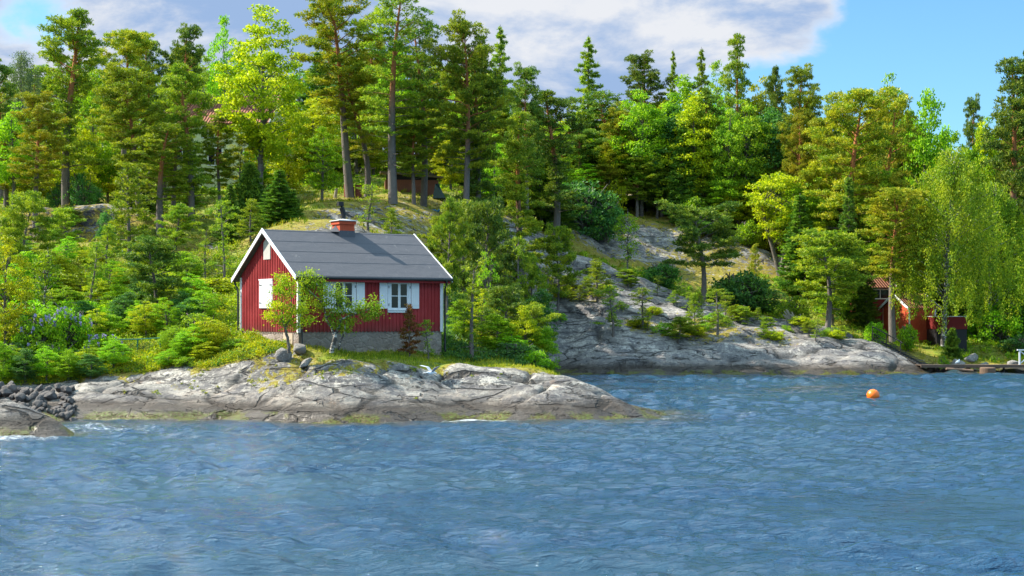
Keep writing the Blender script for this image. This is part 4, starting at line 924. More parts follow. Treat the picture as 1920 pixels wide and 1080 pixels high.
pine('pineA', 1, 14, .33, 3.0, 54, 'round'); pine('pineB', 2, 14, .20, 2.7, 62, 'mix', sway=.5); pine('pineC', 3, 14, .42, 3.2, 46, 'flat', sway=.6, dead=12)
pine('pineD', 4, 14, .18, 2.6, 60, 'cone', sway=.25, dead=4); pine('pineE', 5, 14, .33, 3.0, 42, 'round', sway=.9, dead=22, tuft=22)
pine('youngA', 6, 5, .14, 1.3, 34, 'cone', .12, .07, .30, 3, tuft=44, needle=.15); pine('youngB', 7, 5, .28, 1.5, 30, 'round', .25, .09, .36, 5, tuft=60, needle=.16)
pine('youngC', 8, 5, .20, 1.1, 24, 'mix', .2, .05, .24, 5, tuft=30, needle=.13); pine('bonsai', 9, 6, .42, 2.4, 30, 'flat', .4, .14, .42, 8, tuft=56, needle=.17)
pine('sparse', 10, 6, .16, 1.7, 26, 'mix', .15, .09, .30, 14, tuft=15, needle=.16)
spruce('spruceA', 20); spruce('spruceB', 21, 14, 1.7, .05, lay=38); spruce('spruceO', 23, 14, 2.4, .06, 'pine', lay=30, dens=1.1, jit=.55); spruce('youngS', 22, 4, 1.3, .03, lay=20, dens=1.6)
broad('broadA', 30, 12, 3.2, .12, clumps=170, leaf=.19); broad('broadB', 31, 12, 2.8, .05, clumps=190, leaf=.19); broad('broadC', 32, 12, 3.0, .18, csz=.5, clumps=190, per=62, leaf=.18)
broad('aspen', 33, 14, 3.6, .14, 'lime', csz=.5, clumps=300, per=66, leaf=.18, r0=.22, bmat=B_grey)
broad('maple', 34, 8, 3.2, .35, 'lime', csz=.5, clumps=150, per=75, leaf=.17, stems=2)
broad('slim', 35, 6, 1.1, .15, 'broad', csz=.32, clumps=60, per=40, leaf=.12, name='birch_tree', bmat=B_birch, r0=.05)
broad('sapling', 36, 4, 1.0, .25, 'lime', csz=.24, clumps=36, per=34, leaf=.10, r0=.035, name='sapling')
broad('shrubA', 37, 1.6, 1.2, -.1, 'broad', csz=.26, clumps=80, per=46, leaf=.10, name='shrub', tr=True, stems=4, r0=.025)
broad('shrubB', 38, 1.4, 1.3, -.1, 'birch', csz=.22, clumps=90, per=46, leaf=.075, name='shrub', stems=4, r0=.02)
broad('shrubC', 39, 1.8, 1.2, -.1, 'deep', csz=.28, clumps=80, per=50, leaf=.09, name='shrub', stems=4, r0=.025)
weeping('weep', 40, lmat='willow', strands=560); weeping('weep2', 41, 12, 2.6, 'pale', 260)
for s_, ms in (('pineA', ('pine_dark', 'pine_gold')), ('pineB', ('pine_dark', 'pine_gold')), ('pineC', ('pine_gold',)), ('pineD', ('pine_dark',)), ('pineE', ('pine_gold', 'pine_dark')), ('youngA', ('brown', 'pine_gold')), ('youngB', ('pine_dark', 'pine_gold')),
               ('broadA', ('lime', 'deep', 'birch')), ('broadB', ('lime', 'deep', 'birch')), ('broadC', ('lime', 'birch', 'deep')), ('maple', ('broad',)), ('shrubA', ('lime', 'deep', 'birch')), ('shrubB', ('lime', 'deep', 'broad')), ('sapling', ('rowan', 'broad')), ('youngS', ('pine_dark',)), ('bonsai', ('pine_gold', 'pine_dark')), ('slim', ('lime', 'birch'))):
    for m_ in ms: variant(s_ + '.' + m_, s_, m_)
USED = {}
def tree(key, px, d, top, hw, label, cat=None, group=None, rz=None, lean=0.0, name=None, sink=.12, flat=None):
    """px, d: where it stands; top: row its tip reaches; hw: half width of the crown in photo pixels"""
    p_ = PROTO[key]; x = xd(px, d); z0 = gz(x, d) - sink; h_ = max(.5, zy(top, d) - z0)
    n_ = name or p_['name']; cat = cat or {'pine_tree': 'pine', 'spruce_tree': 'spruce', 'leafy_tree': 'tree', 'birch_tree': 'birch', 'shrub': 'shrub', 'sapling': 'sapling'}.get(n_, 'tree')
    o = empty(n_, (x, d, z0), 0, label, cat, group); USED[key] = USED.get(key, 0) + 1
    s_ = hw * d / F_PX / p_['R']; o.scale = (s_, s_, h_ / p_['H'])
    o.rotation_euler = (0, lean, rz if rz is not None else random.Random(int(px * 7 + d * 13 + top)).uniform(0, 6.28))
    o.rotation_mode = 'ZYX'
    if p_['trunk']: link('trunk' if n_ != 'shrub' else 'stems', p_['trunk'], o)
    link('crown' if n_ != 'shrub' else 'leaves', p_['crown'], o); return o
# ================================================================ the trees one can tell apart
PT = [
 # key, px, d, top row, half width, lean, label
 ('pineB.pine_dark', 2, 106, 104, 34, 0, 'dark pine cut by the left edge of the photo, standing behind the pale birch'),
 ('weep2', 42, 112, 92, 46, 0, 'pale grey-green birch with thin drooping twigs near the left edge'),
 ('pineB', 124, 93, 8, 72, .02, 'tallest dark pine on the left with its long trunk standing above the bare rock ledge'),
 ('pineA.pine_gold', 66, 88, 168, 62, 0, 'olive pine with dark trunk between the left edge and the tallest left pine'),
 ('broadA', 25, 98, 190, 50, 0, 'bright green leafy tree at the left edge below the pale birch'),
 ('broadB', 178, 104, 130, 45, 0, 'bright leafy tree filling the gap right of the tallest left pine'),
 ('pineC.pine_gold', 232, 100, 50, 62, .03, 'flat topped pine, second tall one from the left, its crown bending right'),
 ('pineB.pine_dark', 281, 109, 56, 30, 0, 'narrow dark pine top behind the flat topped pine on the left'),
 ('pineA.pine_dark', 352, 109, 38, 44, 0, 'dark round pine reaching above the green villa roof'),
 ('pineA', 262, 89, 116, 72, -.09, 'leaning pine in front of the green villa, its thin dark trunk slanting left'),
 ('pineE', 300, 87, 230, 70, .02, 'sparse pine with bare twigs in front of the green villa wall'),
 ('pineB', 358, 88, 116, 56, -.02, 'pine with straight dark trunk standing just left of the green villa corner'),
 ('broadC', 420, 112, 28, 36, 0, 'vivid green maple top rising left of the big yellow-green tree'),
 ('aspen', 487, 92, 10, 86, 0, 'big yellow-green leafy tree with pale grey trunk right of the green villa'),
 ('youngS', 470, 86, 300, 42, 0, 'dark young spruce under the big yellow-green tree'),
 ('spruceB', 522, 83, 318, 40, 0, 'dark young spruce with wide skirts left of the sunny moss slope'),
 ('spruceA', 430, 82, 345, 32, 0, 'small dark spruce on the slope just behind the left cabin gable'),
 ('broadB.lime', 590, 108, 190, 52, 0, 'yellow-green leafy tree behind the sunny grass left of the barrels'),
 ('broadC', 603, 95, 236, 38, .05, 'small leafy tree with slanting bare trunk on the sunny grass'),
 ('pineC.pine_gold', 657, 97.5, -8, 82, -.10, 'huge golden pine leaning left, its trunk behind the rusty barrels'),
 ('pineE.pine_gold', 688, 98, 120, 60, -.04, 'shorter golden pine right behind the leaning huge one'),
 ('pineE', 737, 94.5, -22, 84, 0, 'tallest pine, bare grey lower twigs and straight trunk, in front of the brown shed'),
 ('pineA', 776, 95.5, 205, 46, 0, 'shorter pine with yellow-green needles in front of the right half of the shed'),
 ('pineE.pine_dark', 794, 97.5, 22, 62, 0, 'tall pine with orange upper trunk right behind the shed pines'),
 ('pineA', 873, 94.5, 22, 76, 0, 'broad dark pine standing on the thickest trunk right of the shed'),
 ('pineB.pine_dark', 893, 96.0, 90, 52, .02, 'pine twin growing tight beside the thickest trunk'),
 ('spruceO', 936, 113, 48, 52, 0, 'tall dark conical spruce right of the broad dark pine'),
 ('pineA.pine_dark', 988, 108, 114, 46, 0, 'round topped pine right of the tall conical spruce'),
 ('pineD', 977, 98.5, 205, 72, 0, 'low branched pine on a pale bare trunk standing at the top of the rock ridge'),
 ('pineB.pine_dark', 1042, 110, 165, 62, 0, 'dark dense pine between the ridge top pine and the tall spruce'),
 ('spruceO', 1102, 136, 68, 58, 0, 'tall open spruce with feathery top standing against the clouds in the middle'),
 ('pineE.pine_dark', 1165, 134, 165, 66, -.05, 'bent dark pine with twisted trunk behind the blue-green bushes'),
 ('pineA.pine_dark', 1203, 141, 95, 54, 0, 'rounded dark pine crown against the sky right of the tall open spruce'),
 ('spruceO', 1261, 146, 94, 26, 0, 'slender spruce tip against the sky right of the rounded pine'),
 ('broadB', 1286, 138, 140, 54, 0, 'vivid green leafy tree in the middle of the far wood'),
 ('spruceO', 1317, 137, 90, 40, 0, 'pointed spruce with reddish trunk beside the vivid green tree'),
 ('pineD', 1385, 139, 60, 44, 0, 'tallest pine of the right half, narrow top against the clouds'),
 ('broadC.birch', 1350, 143, 112, 36, 0, 'light green birch top between the pointed spruce and the tallest right pine'),
 ('broadA.lime', 1430, 140, 140, 44, 0, 'light yellow-green leafy top right of the tallest right pine'),
 ('pineB.pine_dark', 1452, 132, 118, 26, 0, 'small dark pine tip against the white cloud'),
 ('pineA', 1497, 126, 116, 50, 0, 'dark green pine with thin pointed top below the edge of the cloud'),
 ('pineA.pine_gold', 1470, 131, 218, 62, 0, 'golden brown pine crown above the bright yellow maple'),
 ('maple', 1462, 119, 318, 70, 0, 'bright yellow maple standing above the far rock slope'),
 ('pineD', 1310, 134, 205, 58, 0, 'tall olive pine in the middle of the far wood above the two layered pine'),
 ('pineB.pine_dark', 1395, 134, 300, 56, 0, 'shaded dark pine left of the bright yellow maple'),
 ('pineA', 1230, 137, 230, 52, 0, 'olive pine standing above the small sunny rock clearing'),
 ('pineC.pine_gold', 1604, 114, 160, 84, 0, 'broad golden pine with pale bare trunk in the right wood'),
 ('pineE.pine_gold', 1655, 119, 168, 60, 0, 'brownish pine crown touching the broad golden pine on its right'),
 ('broadA', 1662, 130, 135, 48, 0, 'green leafy dome against the blue sky on the right'),
 ('broadB', 1738, 121, 164, 50, 0, 'fresh green leafy tree at the dip of the skyline on the right'),
 ('pineB', 1702, 123, 200, 36, 0, 'narrow olive pine left of the fresh green tree on the right'),
 ('pineA.pine_dark', 1822, 138, 172, 28, 0, 'small blue-green pine in the dip of the right skyline'),
 ('pineD.pine_dark', 1893, 113, 104, 92, 0, 'large dark pine with layered boughs at the right edge'),
 ('spruceA', 1921, 117, 86, 34, 0, 'dark spruce cut by the right edge of the photo'),
 ('weep', 1768, 103.5, 268, 100, .06, 'large weeping birch with leaning pale trunk beside the red boathouse'),
 ('weep', 1858, 110, 335, 86, 0, 'second weeping birch, standing behind the red hut nearer the right edge'),
 ('pineC.pine_gold', 1674, 103.5, 352, 70, .0, 'golden pine whose bent trunk stands before the small tiled cottage'),
 ('youngB', 1552, 100.5, 425, 82, 0, 'wide low pine rooted on the smooth far rock near the waterline'),
 ('bonsai.pine_dark', 1318, 105.5, 372, 78, .0, 'pine with dark layered crown and bare trunk at the edge of the far rock ridge'),
 ('spruceB', 1590, 109, 330, 32, 0, 'dark slim spruce behind the wide low pine'),
 ('youngS', 1785, 100.5, 612, 20, 0, 'little dark spruce in front of the bathing hut'),
 # small pines on the far rock
 ('youngB', 1045, 98.5, 415, 40, 0, 'bushy young pine with several stems at the left end of the far rock'),
 ('youngA', 1120, 101, 488, 32, 0, 'short yellow-green pine growing on the flank of the rock ridge'),
 ('youngC', 1150, 96.5, 534, 32, 0, 'thin dark pine in the shade low on the far rock'),
 ('youngC', 1206, 98, 538, 30, 0, 'slender ragged pine halfway along the far rock'),
 ('youngA', 1302, 97.5, 548, 20, 0, 'dark narrow pine sapling, left of a pair on the far rock'),
 ('youngC', 1345, 97.5, 540, 34, 0, 'leaning small pine, right of a pair on the far rock'),
 ('slim.birch', 1176, 108.5, 398, 26, 0, 'slim young birch behind the rock ridge in the middle'),
 ('youngA.pine_gold', 1415, 112, 455, 18, 0, 'little pine on the sunny upper rock band'),
 ('youngB', 1272, 96.5, 592, 34, 0, 'low crooked pine bush just above the shaded shore rock'),
 ('spruceB', 1625, 108, 470, 24, 0, 'narrow dark spruce left of the small tiled cottage'),
 # around the cabin
 ('sparse', 885, 60.5, 482, 50, 0, 'thin ragged pine with grey twigs just right of the cabin'),
 ('sapling.broad', 915, 67, 470, 22, 0, 'light green sapling tip sticking up behind the ragged pine'),
 ('youngB', 838, 74, 366, 40, 0, 'small pine behind the right end of the cabin roof'),
 ('youngB.pine_dark', 912, 76, 362, 60, 0, 'dense dark pine on the slope behind the right end of the cabin'),
 ('youngC', 975, 84, 440, 40, 0, 'dim thin pine between the dense dark pine and the far rock'),
 ('youngC', 690, 80, 345, 34, 0, 'thin young pine rising above the middle of the cabin roof'),
 ('youngA', 735, 82, 388, 22, 0, 'tiny pine in the moss above the cabin roof'),
 ('youngA', 870, 86, 372, 42, 0, 'bushy young pine in the sun below the thickest trunk'),
 ('youngB.pine_dark', 292, 66, 437, 66, 0, 'round bushy pine on a bare trunk behind the green fence'),
 ('youngC', 168, 68, 452, 34, .04, 'slender slanting pine left of the round bushy one'),
 ('youngA', 243, 79, 300, 54, 0, 'open crowned young pine on the slope above the round bushy one'),
 ('youngB', 125, 81, 385, 40, 0, 'low bushy pine on the bare rock ledge at the left'),
 ('bonsai', 32, 72, 352, 62, .16, 'half dead tree with twisted dark trunk leaning right near the left edge'),
 ('broadC.lime', 12, 60.5, 440, 52, 0, 'leafy tree on a dark trunk at the left edge above the lilacs'),
 ('youngC', 420, 74, 372, 34, 0, 'grey twigged small pine behind the cabin gable'),
 ('sparse', 385, 76, 420, 30, 0, 'dry grey pine skeleton on the slope left of the cabin'),
 ('slim.birch', 82, 66, 470, 34, 0, 'young birch in the bushes left of the slanting pine'),
 ('youngA.brown', 768, 57.8, 568, 22, 0, 'young pine with rust red dying needles in front of the right window'),
 ('youngC', 803, 58.3, 598, 20, 0, 'scrawny yellow-green sapling beside the rust red pine'),
]
for i, (k, px, d, top, hw, lean, lab) in enumerate(PT): tree(k, px, d, top, hw, lab, lean=lean, rz=(i * 1.7) % 6.28)

# rowan and crooked birch in front of the cabin: hand-shaped skeletons
def custom(name, label, cat, px, d, skel, blobs, lmat, bmat, leaf, per, seed, droop=0.2):
    rng = np.random.default_rng(seed); x0 = xd(px, d); z0 = gz(x0, d) - .1; T = Tubes()
    W = lambda q: np.array([xd(q[0], d) - x0, (q[2] if len(q) > 2 else 0), zy(q[1], d) - z0])
    for pts, r0, r1 in skel:
        P = np.array([W(q) for q in pts]); P[0, 2] = max(P[0, 2], 0) if r0 > .05 else P[0, 2]; n = len(P); ti = np.linspace(0, n - 1, n * 3)
        Q = np.stack([np.interp(ti, range(n), P[:, k]) for k in range(3)], 1); Q[1:-1] += rng.normal(0, .015, Q[1:-1].shape); T.add(Q, np.linspace(r0, r1, len(Q)), 7)
    LV, LF = [], []
    for (bx_, by_, rx, ry) in blobs:
        c_ = W((bx_, by_)); sx = rx * d / F_PX; sz = ry * d / F_PX; nb = max(10, int(sx * sz * 130))
        for _ in range(nb):
            v_ = unit(rng.normal(size=3)) * rng.random() ** .4; cc = c_ + v_ * np.array([sx, min(sx, .6), sz]); m_ = per
            C = cc + rng.normal(0, 1, (m_, 3)) * np.array([.13, .13, .08]); D = unit(rng.normal(size=(m_, 3)) + np.array([0, 0, -droop])); a, f = cards(C, D, leaf * rng.uniform(.6, 1.3, m_), leaf * .6, rng); LV.append(a); LF.append(f)
            if rng.random() < .3: T.add([c_, cc], [.010, .004], 3)
    v = np.concatenate(LV); fs = []; b_ = 0
    for a, f in zip(LV, LF): fs.append(f + b_); b_ += len(a)
    o = empty(name, (x0, d, z0), 0, label, cat); link('trunk', T.mesh('trunk', bmat), o); link('crown', mesh_np('crown', v, np.concatenate(fs), lmat), o); return o
custom('rowan_tree', 'small yellow-green rowan in front of the sunlit cabin gable', 'rowan', 540, 55.2,
   [([(542, 662), (541, 640), (536, 620), (530, 600)], .07, .045), ([(536, 618), (548, 585), (545, 550), (538, 525)], .035, .01), ([(530, 602), (515, 580), (508, 560)], .03, .008), ([(534, 610), (560, 590), (572, 575)], .025, .008), ([(530, 600), (528, 560), (535, 530)], .03, .008)],
   [(528, 522, 16, 9), (540, 532, 18, 9), (520, 545, 14, 8), (545, 552, 18, 9), (515, 572, 16, 8), (538, 575, 22, 10), (508, 590, 14, 8), (530, 598, 24, 10), (560, 585, 20, 10), (545, 608, 26, 8), (575, 600, 16, 8)], L['rowan'], B_grey, .085, 30, 51)
custom('crooked_birch', 'crooked white stemmed birch with hanging leaves before the left window', 'birch', 624, 56.0,
   [([(622, 662), (626, 640), (630, 625), (638, 608), (640, 595)], .10, .05), ([(631, 640), (622, 618), (612, 600), (606, 570), (598, 540), (590, 520)], .055, .012), ([(640, 600), (656, 592), (675, 586), (700, 578), (712, 565)], .045, .010), ([(634, 655), (638, 640), (646, 622), (650, 600)], .05, .02), ([(606, 570), (580, 545), (566, 525)], .03, .008), ([(612, 596), (630, 570), (640, 545)], .03, .01)],
   [(575, 515, 18, 9), (566, 530, 14, 10), (590, 525, 16, 10), (604, 540, 16, 12), (580, 550, 18, 14), (612, 560, 14, 14), (598, 572, 14, 12), (572, 575, 14, 12), (632, 545, 13, 12), (638, 560, 11, 10), (620, 592, 14, 10), (640, 582, 18, 9), (660, 580, 16, 10), (630, 608, 14, 10), (655, 598, 14, 10), (684, 572, 14, 9), (702, 566, 14, 12), (705, 585, 10, 12), (690, 590, 10, 9), (648, 615, 10, 8)], L['birch'], B_birch, .085, 26, 52, .8)
# big bush right of the cabin, dense
SH = [
 ('youngB.pine_dark', 948, 64, 528, 52, 'dense dark green bush tree leaning over the shore right of the ragged pine', 'pine_tree'),
 ('bonsai', 992, 65.5, 560, 58, 'wide low pine bush with bright tips overhanging the inlet right of the cabin', 'pine_tree'),
 ('broadB', 925, 66, 545, 34, 'leafy green bush tree squeezed behind the ragged pine', 'leafy_tree'),
 ('shrubA.deep', 965, 61.5, 640, 42, 'dark leafy bush at the foot of the dense bush tree', 'shrub'),
 ('shrubA', 1000, 61, 655, 30, 'small green bush at the edge of the inlet, below the wide pine bush', 'shrub'),
 ('shrubC', 1095, 118, 335, 62, 'big blue-green round bush in the hollow behind the rock ridge', 'shrub'),
 ('shrubC', 1065, 119, 348, 50, 'blue-green bush left of the big round one in the hollow', 'shrub'),
 ('shrubC', 1135, 118, 372, 38, 'smaller blue-green bush right of the big round one in the hollow', 'shrub'),
 ('shrubA.deep', 1390, 106.5, 505, 62, 'dark green thicket behind the far ridge, right of the layered pine', 'shrub'),
 ('shrubC', 1432, 107, 540, 40, 'dark bush tapering off right of the thicket behind the far ridge', 'shrub'),
 ('shrubA', 1352, 107.5, 530, 26, 'brighter bush at the foot of the layered pine', 'shrub'),
 ('shrubA.deep', 1240, 110, 490, 40, 'green bush in the shady hollow behind the middle of the ridge', 'shrub'),
 ('shrubB', 1490, 104, 552, 40, 'yellow-green bush left of the wide low pine', 'shrub'),
 ('shrubA', 1640, 101.5, 602, 20, 'light green bush at the top of the wooden stairs', 'shrub'),
 ('shrubA', 1702, 99.5, 606, 20, 'light green bush right of the stairs below the boathouse', 'shrub'),
 ('shrubB.broad', 1872, 110, 560, 62, 'flowering hedge bush behind the lawn right of the bathing hut', 'shrub'),
 ('shrubC', 1925, 111, 548, 62, 'dark flowering hedge bush at the right edge behind the lawn', 'shrub'),
 ('shrubA', 1838, 112, 575, 34, 'bright bush touching the bathing hut on its right side', 'shrub'),
 ('shrubC', 1912, 104, 625, 34, 'dark low bush on the bank at the right edge', 'shrub'),
 ('shrubB.broad', 1768, 96.5, 665, 12, 'tuft of bright reeds at the foot of the rock beside the jetty', 'shrub'),
 ('shrubB', 485, 62, 605, 20, 'small round bush against the cabin gable', 'shrub'),
 ('shrubA', 452, 63, 612, 22, 'green bush just left of the cabin gable corner', 'shrub'),
 ('shrubA.lime', 395, 72, 520, 66, 'wide bright green bush on the slope left of the cabin', 'shrub'),
 ('shrubB', 372, 62, 585, 46, 'flowering elder bush with pale blossom left of the cabin', 'shrub'),
 ('shrubB', 330, 61, 612, 36, 'bush with pale blossom right of the green fence', 'shrub'),
 ('shrubA', 350, 57.2, 672, 24, 'fresh green fern-like bush drooping over the shore rock', 'shrub'),
 ('shrubA', 412, 59.5, 630, 34, 'bushy green shrub at the edge of the path before the gable', 'shrub'),
 ('shrubB', 445, 58.5, 655, 34, 'low yellowish bilberry bush left of the path', 'shrub'),
 ('shrubB', 400, 58.2, 662, 30, 'low green bilberry bush nearest the shore rock', 'shrub'),
 ('shrubA.deep', 30, 59.5, 640, 46, 'dark shaded bush at the left edge above the stones', 'shrub'),
 ('shrubA', 100, 59.5, 640, 44, 'green bush above the heap of dark stones', 'shrub'),
 ('shrubA.deep', 160, 59.5, 655, 36, 'shaded bush right of the heap of dark stones', 'shrub'),
 ('shrubB', 225, 61.5, 650, 30, 'small bush under the left end of the green fence', 'shrub'),
 ('shrubA', 50, 64, 560, 60, 'tall light bush behind the lilacs at the left', 'shrub'),
 ('shrubB.broad', 150, 66, 560, 60, 'tall light bush between the lilacs and the slanting pine', 'shrub'),
 ('shrubA', 230, 68, 555, 50, 'light bush left of the round bushy pine trunk', 'shrub'),
 ('shrubA.deep', 262, 64.5, 575, 36, 'shady bush under the round bushy pine', 'shrub'),
 ('shrubB', 340, 70, 540, 50, 'yellowish bush right of the round bushy pine', 'shrub'),
]
for i, (k, px, d, top, hw, lab, nm) in enumerate(SH): tree(k, px, d, top, hw, lab, name=nm, rz=i * 2.1)
# bushes covering the bank left of the cabin and the bank to its right
BL = [(0, 'the left edge'), (70, 'the left lilac'), (132, 'the tallest lilac'), (168, 'the slanting pine'), (225, 'the green fence'), (292, 'the round bushy pine'), (350, 'the elder bush'), (430, 'the cabin gable')]
rb2 = random.Random(8); BK = [('broadB', 'green'), ('broadA.lime', 'rounded yellow-green'), ('broadC', 'loose green'), ('broadA.birch', 'light green'), ('broadB.deep', 'dark green'), ('broadC.lime', 'loose yellow-green'), ('broadA', 'rounded green')]
for row, (d0, d1, h0, h1, nn) in enumerate([(57.6, 60.0, 38, 72, 20), (62.5, 65.5, 55, 85, 17), (67, 71, 45, 75, 12), (74, 79, 35, 60, 8)]):
    for i in range(nn):
        px = -40 + (470 - 30 * row) * (i + rb2.uniform(.1, .9)) / nn; d = rb2.uniform(d0, d1); x_ = xd(px, d)
        if row == 0 and 215 < px < 300: continue
        if row < 2 and px > 415: continue
        gy = HOR - (gz(x_, d) - CAMZ) * F_PX / d; k_, cn = BK[rb2.randrange(7)]; ln_ = min(BL, key=lambda q: abs(q[0] - px))
        tree(k_, px, d, gy - rb2.uniform(h0, h1), rb2.uniform(22, 36), '%s bush, %s row on the slope, %s %s' % (cn, ('front', 'second', 'third', 'rearmost')[row], 'left of' if px < ln_[0] else 'right of', ln_[1]), cat='bush', group='bushes crowding the slope left of the cabin', name='bush', rz=i)
SLP = [(1060, 'the left end'), (1180, 'the birch hollow'), (1318, 'the layered pine'), (1450, 'the dark bush'), (1552, 'the wide low pine'), (1680, 'the stairs')]
SK = [('shrubB', 'green tuft', 14, 16), ('youngA', 'tiny pine', 26, 12), ('shrubA.lime', 'yellow-green bush', 18, 20), ('youngC', 'ragged little pine', 34, 14), ('shrubB.broad', 'fresh green bush', 16, 20), ('youngB', 'small round pine', 32, 20)]
for i in range(44):
    px = 1050 + 540 * ((i * .618) % 1); rr__ = ridge_y = float(np.interp(px, [1040, 1110, 1210, 1330, 1450, 1560, 1690], [464, 486, 536, 572, 602, 624, 660])); f_ = rb2.uniform(.05, .72)
    d = float(np.interp(f_, [0, 1], [float(np.interp(px, [1040, 1110, 1210, 1330, 1450, 1690], [108, 107, 105.5, 103.5, 101.5, 99])), 94.5])); x_ = xd(px, d); gy = HOR - (gz(x_, d) - CAMZ) * F_PX / d; k_, cn, hh_, ww_ = SK[rb2.randrange(6)]; sc_l = rb2.uniform(.7, 1.3); ln_ = min(SLP, key=lambda q: abs(q[0] - px))
    tree(k_, px, d, gy - hh_ * sc_l, ww_ * sc_l, '%s %s on the far rock slope, %s %s' % (cn, 'high' if f_ < .25 else 'midway' if f_ < .5 else 'low', 'left of' if px < ln_[0] else 'right of', ln_[1]), cat='pine' if 'pine' in cn else 'bush', group='small plants on the far rock slope', name='pine_tree' if 'pine' in cn else 'bush', rz=i)
for i, (k, px, d, top, hw, lab) in enumerate([('broadB', 5, 57.6, 640, 30, 'green bush overhanging the stone heap at the left edge'), ('broadB.deep', 48, 57.4, 652, 28, 'dark green bush hanging over the middle of the stone heap'),
   ('broadA', 88, 57.5, 648, 28, 'rounded green bush right above the stone heap'), ('broadB', 128, 57.3, 655, 26, 'green bush above the right end of the stone heap'), ('broadB.deep', 170, 57.2, 662, 26, 'dark green bush on the shore rock under the lilacs'),
   ('broadC', 315, 57.6, 655, 26, 'loose green bush on the shore rock below the elder bush'), ('broadB.lime', 385, 57.6, 640, 30, 'yellow-green bush at the rock edge left of the path')]): tree(k, px, d, top, hw, lab, cat='bush', name='bush', rz=i * 1.7)
for i, (k, px, d, top, hw, lab) in enumerate([('broadB.lime', 845, 107, 262, 34, 'light leafy tree in the gap left of the thickest trunk'), ('broadA', 925, 108, 250, 36, 'green leafy tree in the gap right of the thickest trunk'),
   ('broadB.birch', 1015, 113, 290, 36, 'light leafy tree behind the ridge top pine'), ('broadB.lime', 1150, 131, 268, 40, 'yellow-green leafy tree above the round blue-green bush'), ('broadA.lime', 1225, 133, 278, 40, 'yellow-green leafy tree above the sunny rock clearing'),
   ('broadB', 1400, 131, 300, 40, 'green leafy tree left of the yellow maple'), ('broadA.birch', 1530, 118, 330, 40, 'light leafy tree right of the yellow maple'), ('broadB.lime', 700, 112, 238, 34, 'light leafy tree behind the gap between the two big left hilltop pines')]): tree(k, px, d, top, hw, lab, rz=i * 1.3)
for i, (k, px, d, top, hw, lab) in enumerate([('broadB', 930, 62.5, 585, 36, 'bright bush between the ragged pine and the dense bush tree'), ('broadB.lime', 985, 63.2, 572, 36, 'bright yellow-green bush in front of the wide pine bush at the inlet'),
   ('broadA', 955, 62.2, 622, 34, 'fresh green bush low on the bank right of the ragged pine'), ('broadB', 1018, 63.5, 610, 30, 'fresh green bush hanging over the inlet, rightmost on the bank'),
   ('broadC.lime', 905, 65, 540, 30, 'light bush right behind the ragged pine trunk'), ('broadB', 868, 66, 560, 30, 'green bush against the right rear corner of the cabin'),
   ('broadB.deep', 1000, 62, 645, 30, 'dark bush nearest the rock at the inlet')]): tree(k, px, d, top, hw, lab, cat='bush', name='bush', rz=i * 1.1)
# lilacs: leafy bush with flower heads as a part
rl_ = np.random.default_rng(9); m_ = 34; u_ = rl_.random(m_)
LFM = mesh_np('flower_head', *cards(np.c_[rl_.normal(0, .035, m_) * (1 - u_ * .6), rl_.normal(0, .035, m_) * (1 - u_ * .6), u_ * .17], unit(rl_.normal(size=(m_, 3))), .05, .05, rl_), L['lilac'])
for i, (px, d, top, hw, lab) in enumerate([(70, 60.5, 588, 50, 'lilac bush with pale violet flowers at the left, over the dark stones'), (132, 61.5, 575, 44, 'tallest lilac bush with pale violet flowers'), (195, 59.8, 625, 40, 'low lilac bush with violet flowers left of the green fence')]):
    o = tree('shrubA', px, d, top, hw, lab, cat='lilac', name='lilac_bush', rz=i * 1.3)
    for k_ in range(24):
        a_ = rl_.uniform(0, 6.28); e_ = rl_.uniform(-.1, 1.3); fh_ = link('flower_head', LFM, o)
        fh_.location = (PROTO['shrubA']['R'] * .95 * math.cos(a_) * math.cos(e_), PROTO['shrubA']['R'] * .95 * math.sin(a_) * math.cos(e_), .55 + .95 * math.sin(e_)); fh_.rotation_euler = (rl_.normal(0, .3), rl_.normal(0, .3), a_)

# ================================================================ wood behind: individual trees, one group per kind
SKY = [(-500, 60), (0, 112), (60, 105), (120, 75), (200, 95), (290, 90), (350, 70), (420, 60), (490, 60), (560, 95), (620, 60), (700, 40), (800, 60), (870, 75), (930, 100), (1000, 150), (1060, 195), (1100, 185), (1150, 182), (1200, 135), (1260, 145), (1320, 140), (1400, 150), (1450, 160), (1500, 155), (1560, 182), (1600, 188), (1660, 165), (1720, 190), (1780, 238), (1822, 225), (1870, 175), (1920, 135), (2400, 150)]
def skyl(px): return float(np.interp(px, [a for a, b in SKY], [b for a, b in SKY]))
rf = random.Random(5)
LM = [(2, 'the pale birch'), (124, 'the tallest left pine'), (232, 'the flat topped left pine'), (300, 'the leaning villa pine'), (358, 'the pine before the villa'), (420, 'the vivid maple top'), (487, 'the big yellow tree'), (590, 'the sunny grass'),
      (657, 'the huge golden pine'), (737, 'the tallest pine'), (794, 'the orange trunked pine'), (873, 'the thickest trunk'), (936, 'the conical spruce'), (988, 'the ridge top pine'), (1042, 'the dense dark pine'), (1102, 'the tall open spruce'),
      (1165, 'the bent dark pine'), (1203, 'the rounded skyline pine'), (1261, 'the slender spruce tip'), (1317, 'the pointed spruce'), (1385, 'the tallest right pine'), (1462, 'the yellow maple'), (1497, 'the cloud edge pine'), (1552, 'the wide low pine'),
      (1604, 'the pale trunked pine'), (1662, 'the green dome'), (1738, 'the fresh skyline tree'), (1822, 'the bluish skyline pine'), (1893, 'the layered edge pine')]
KW = {'pine': 'dark green pine', 'gold': 'olive gold pine', 'leaf': 'bright leafy tree', 'spruce': 'dark spruce'}
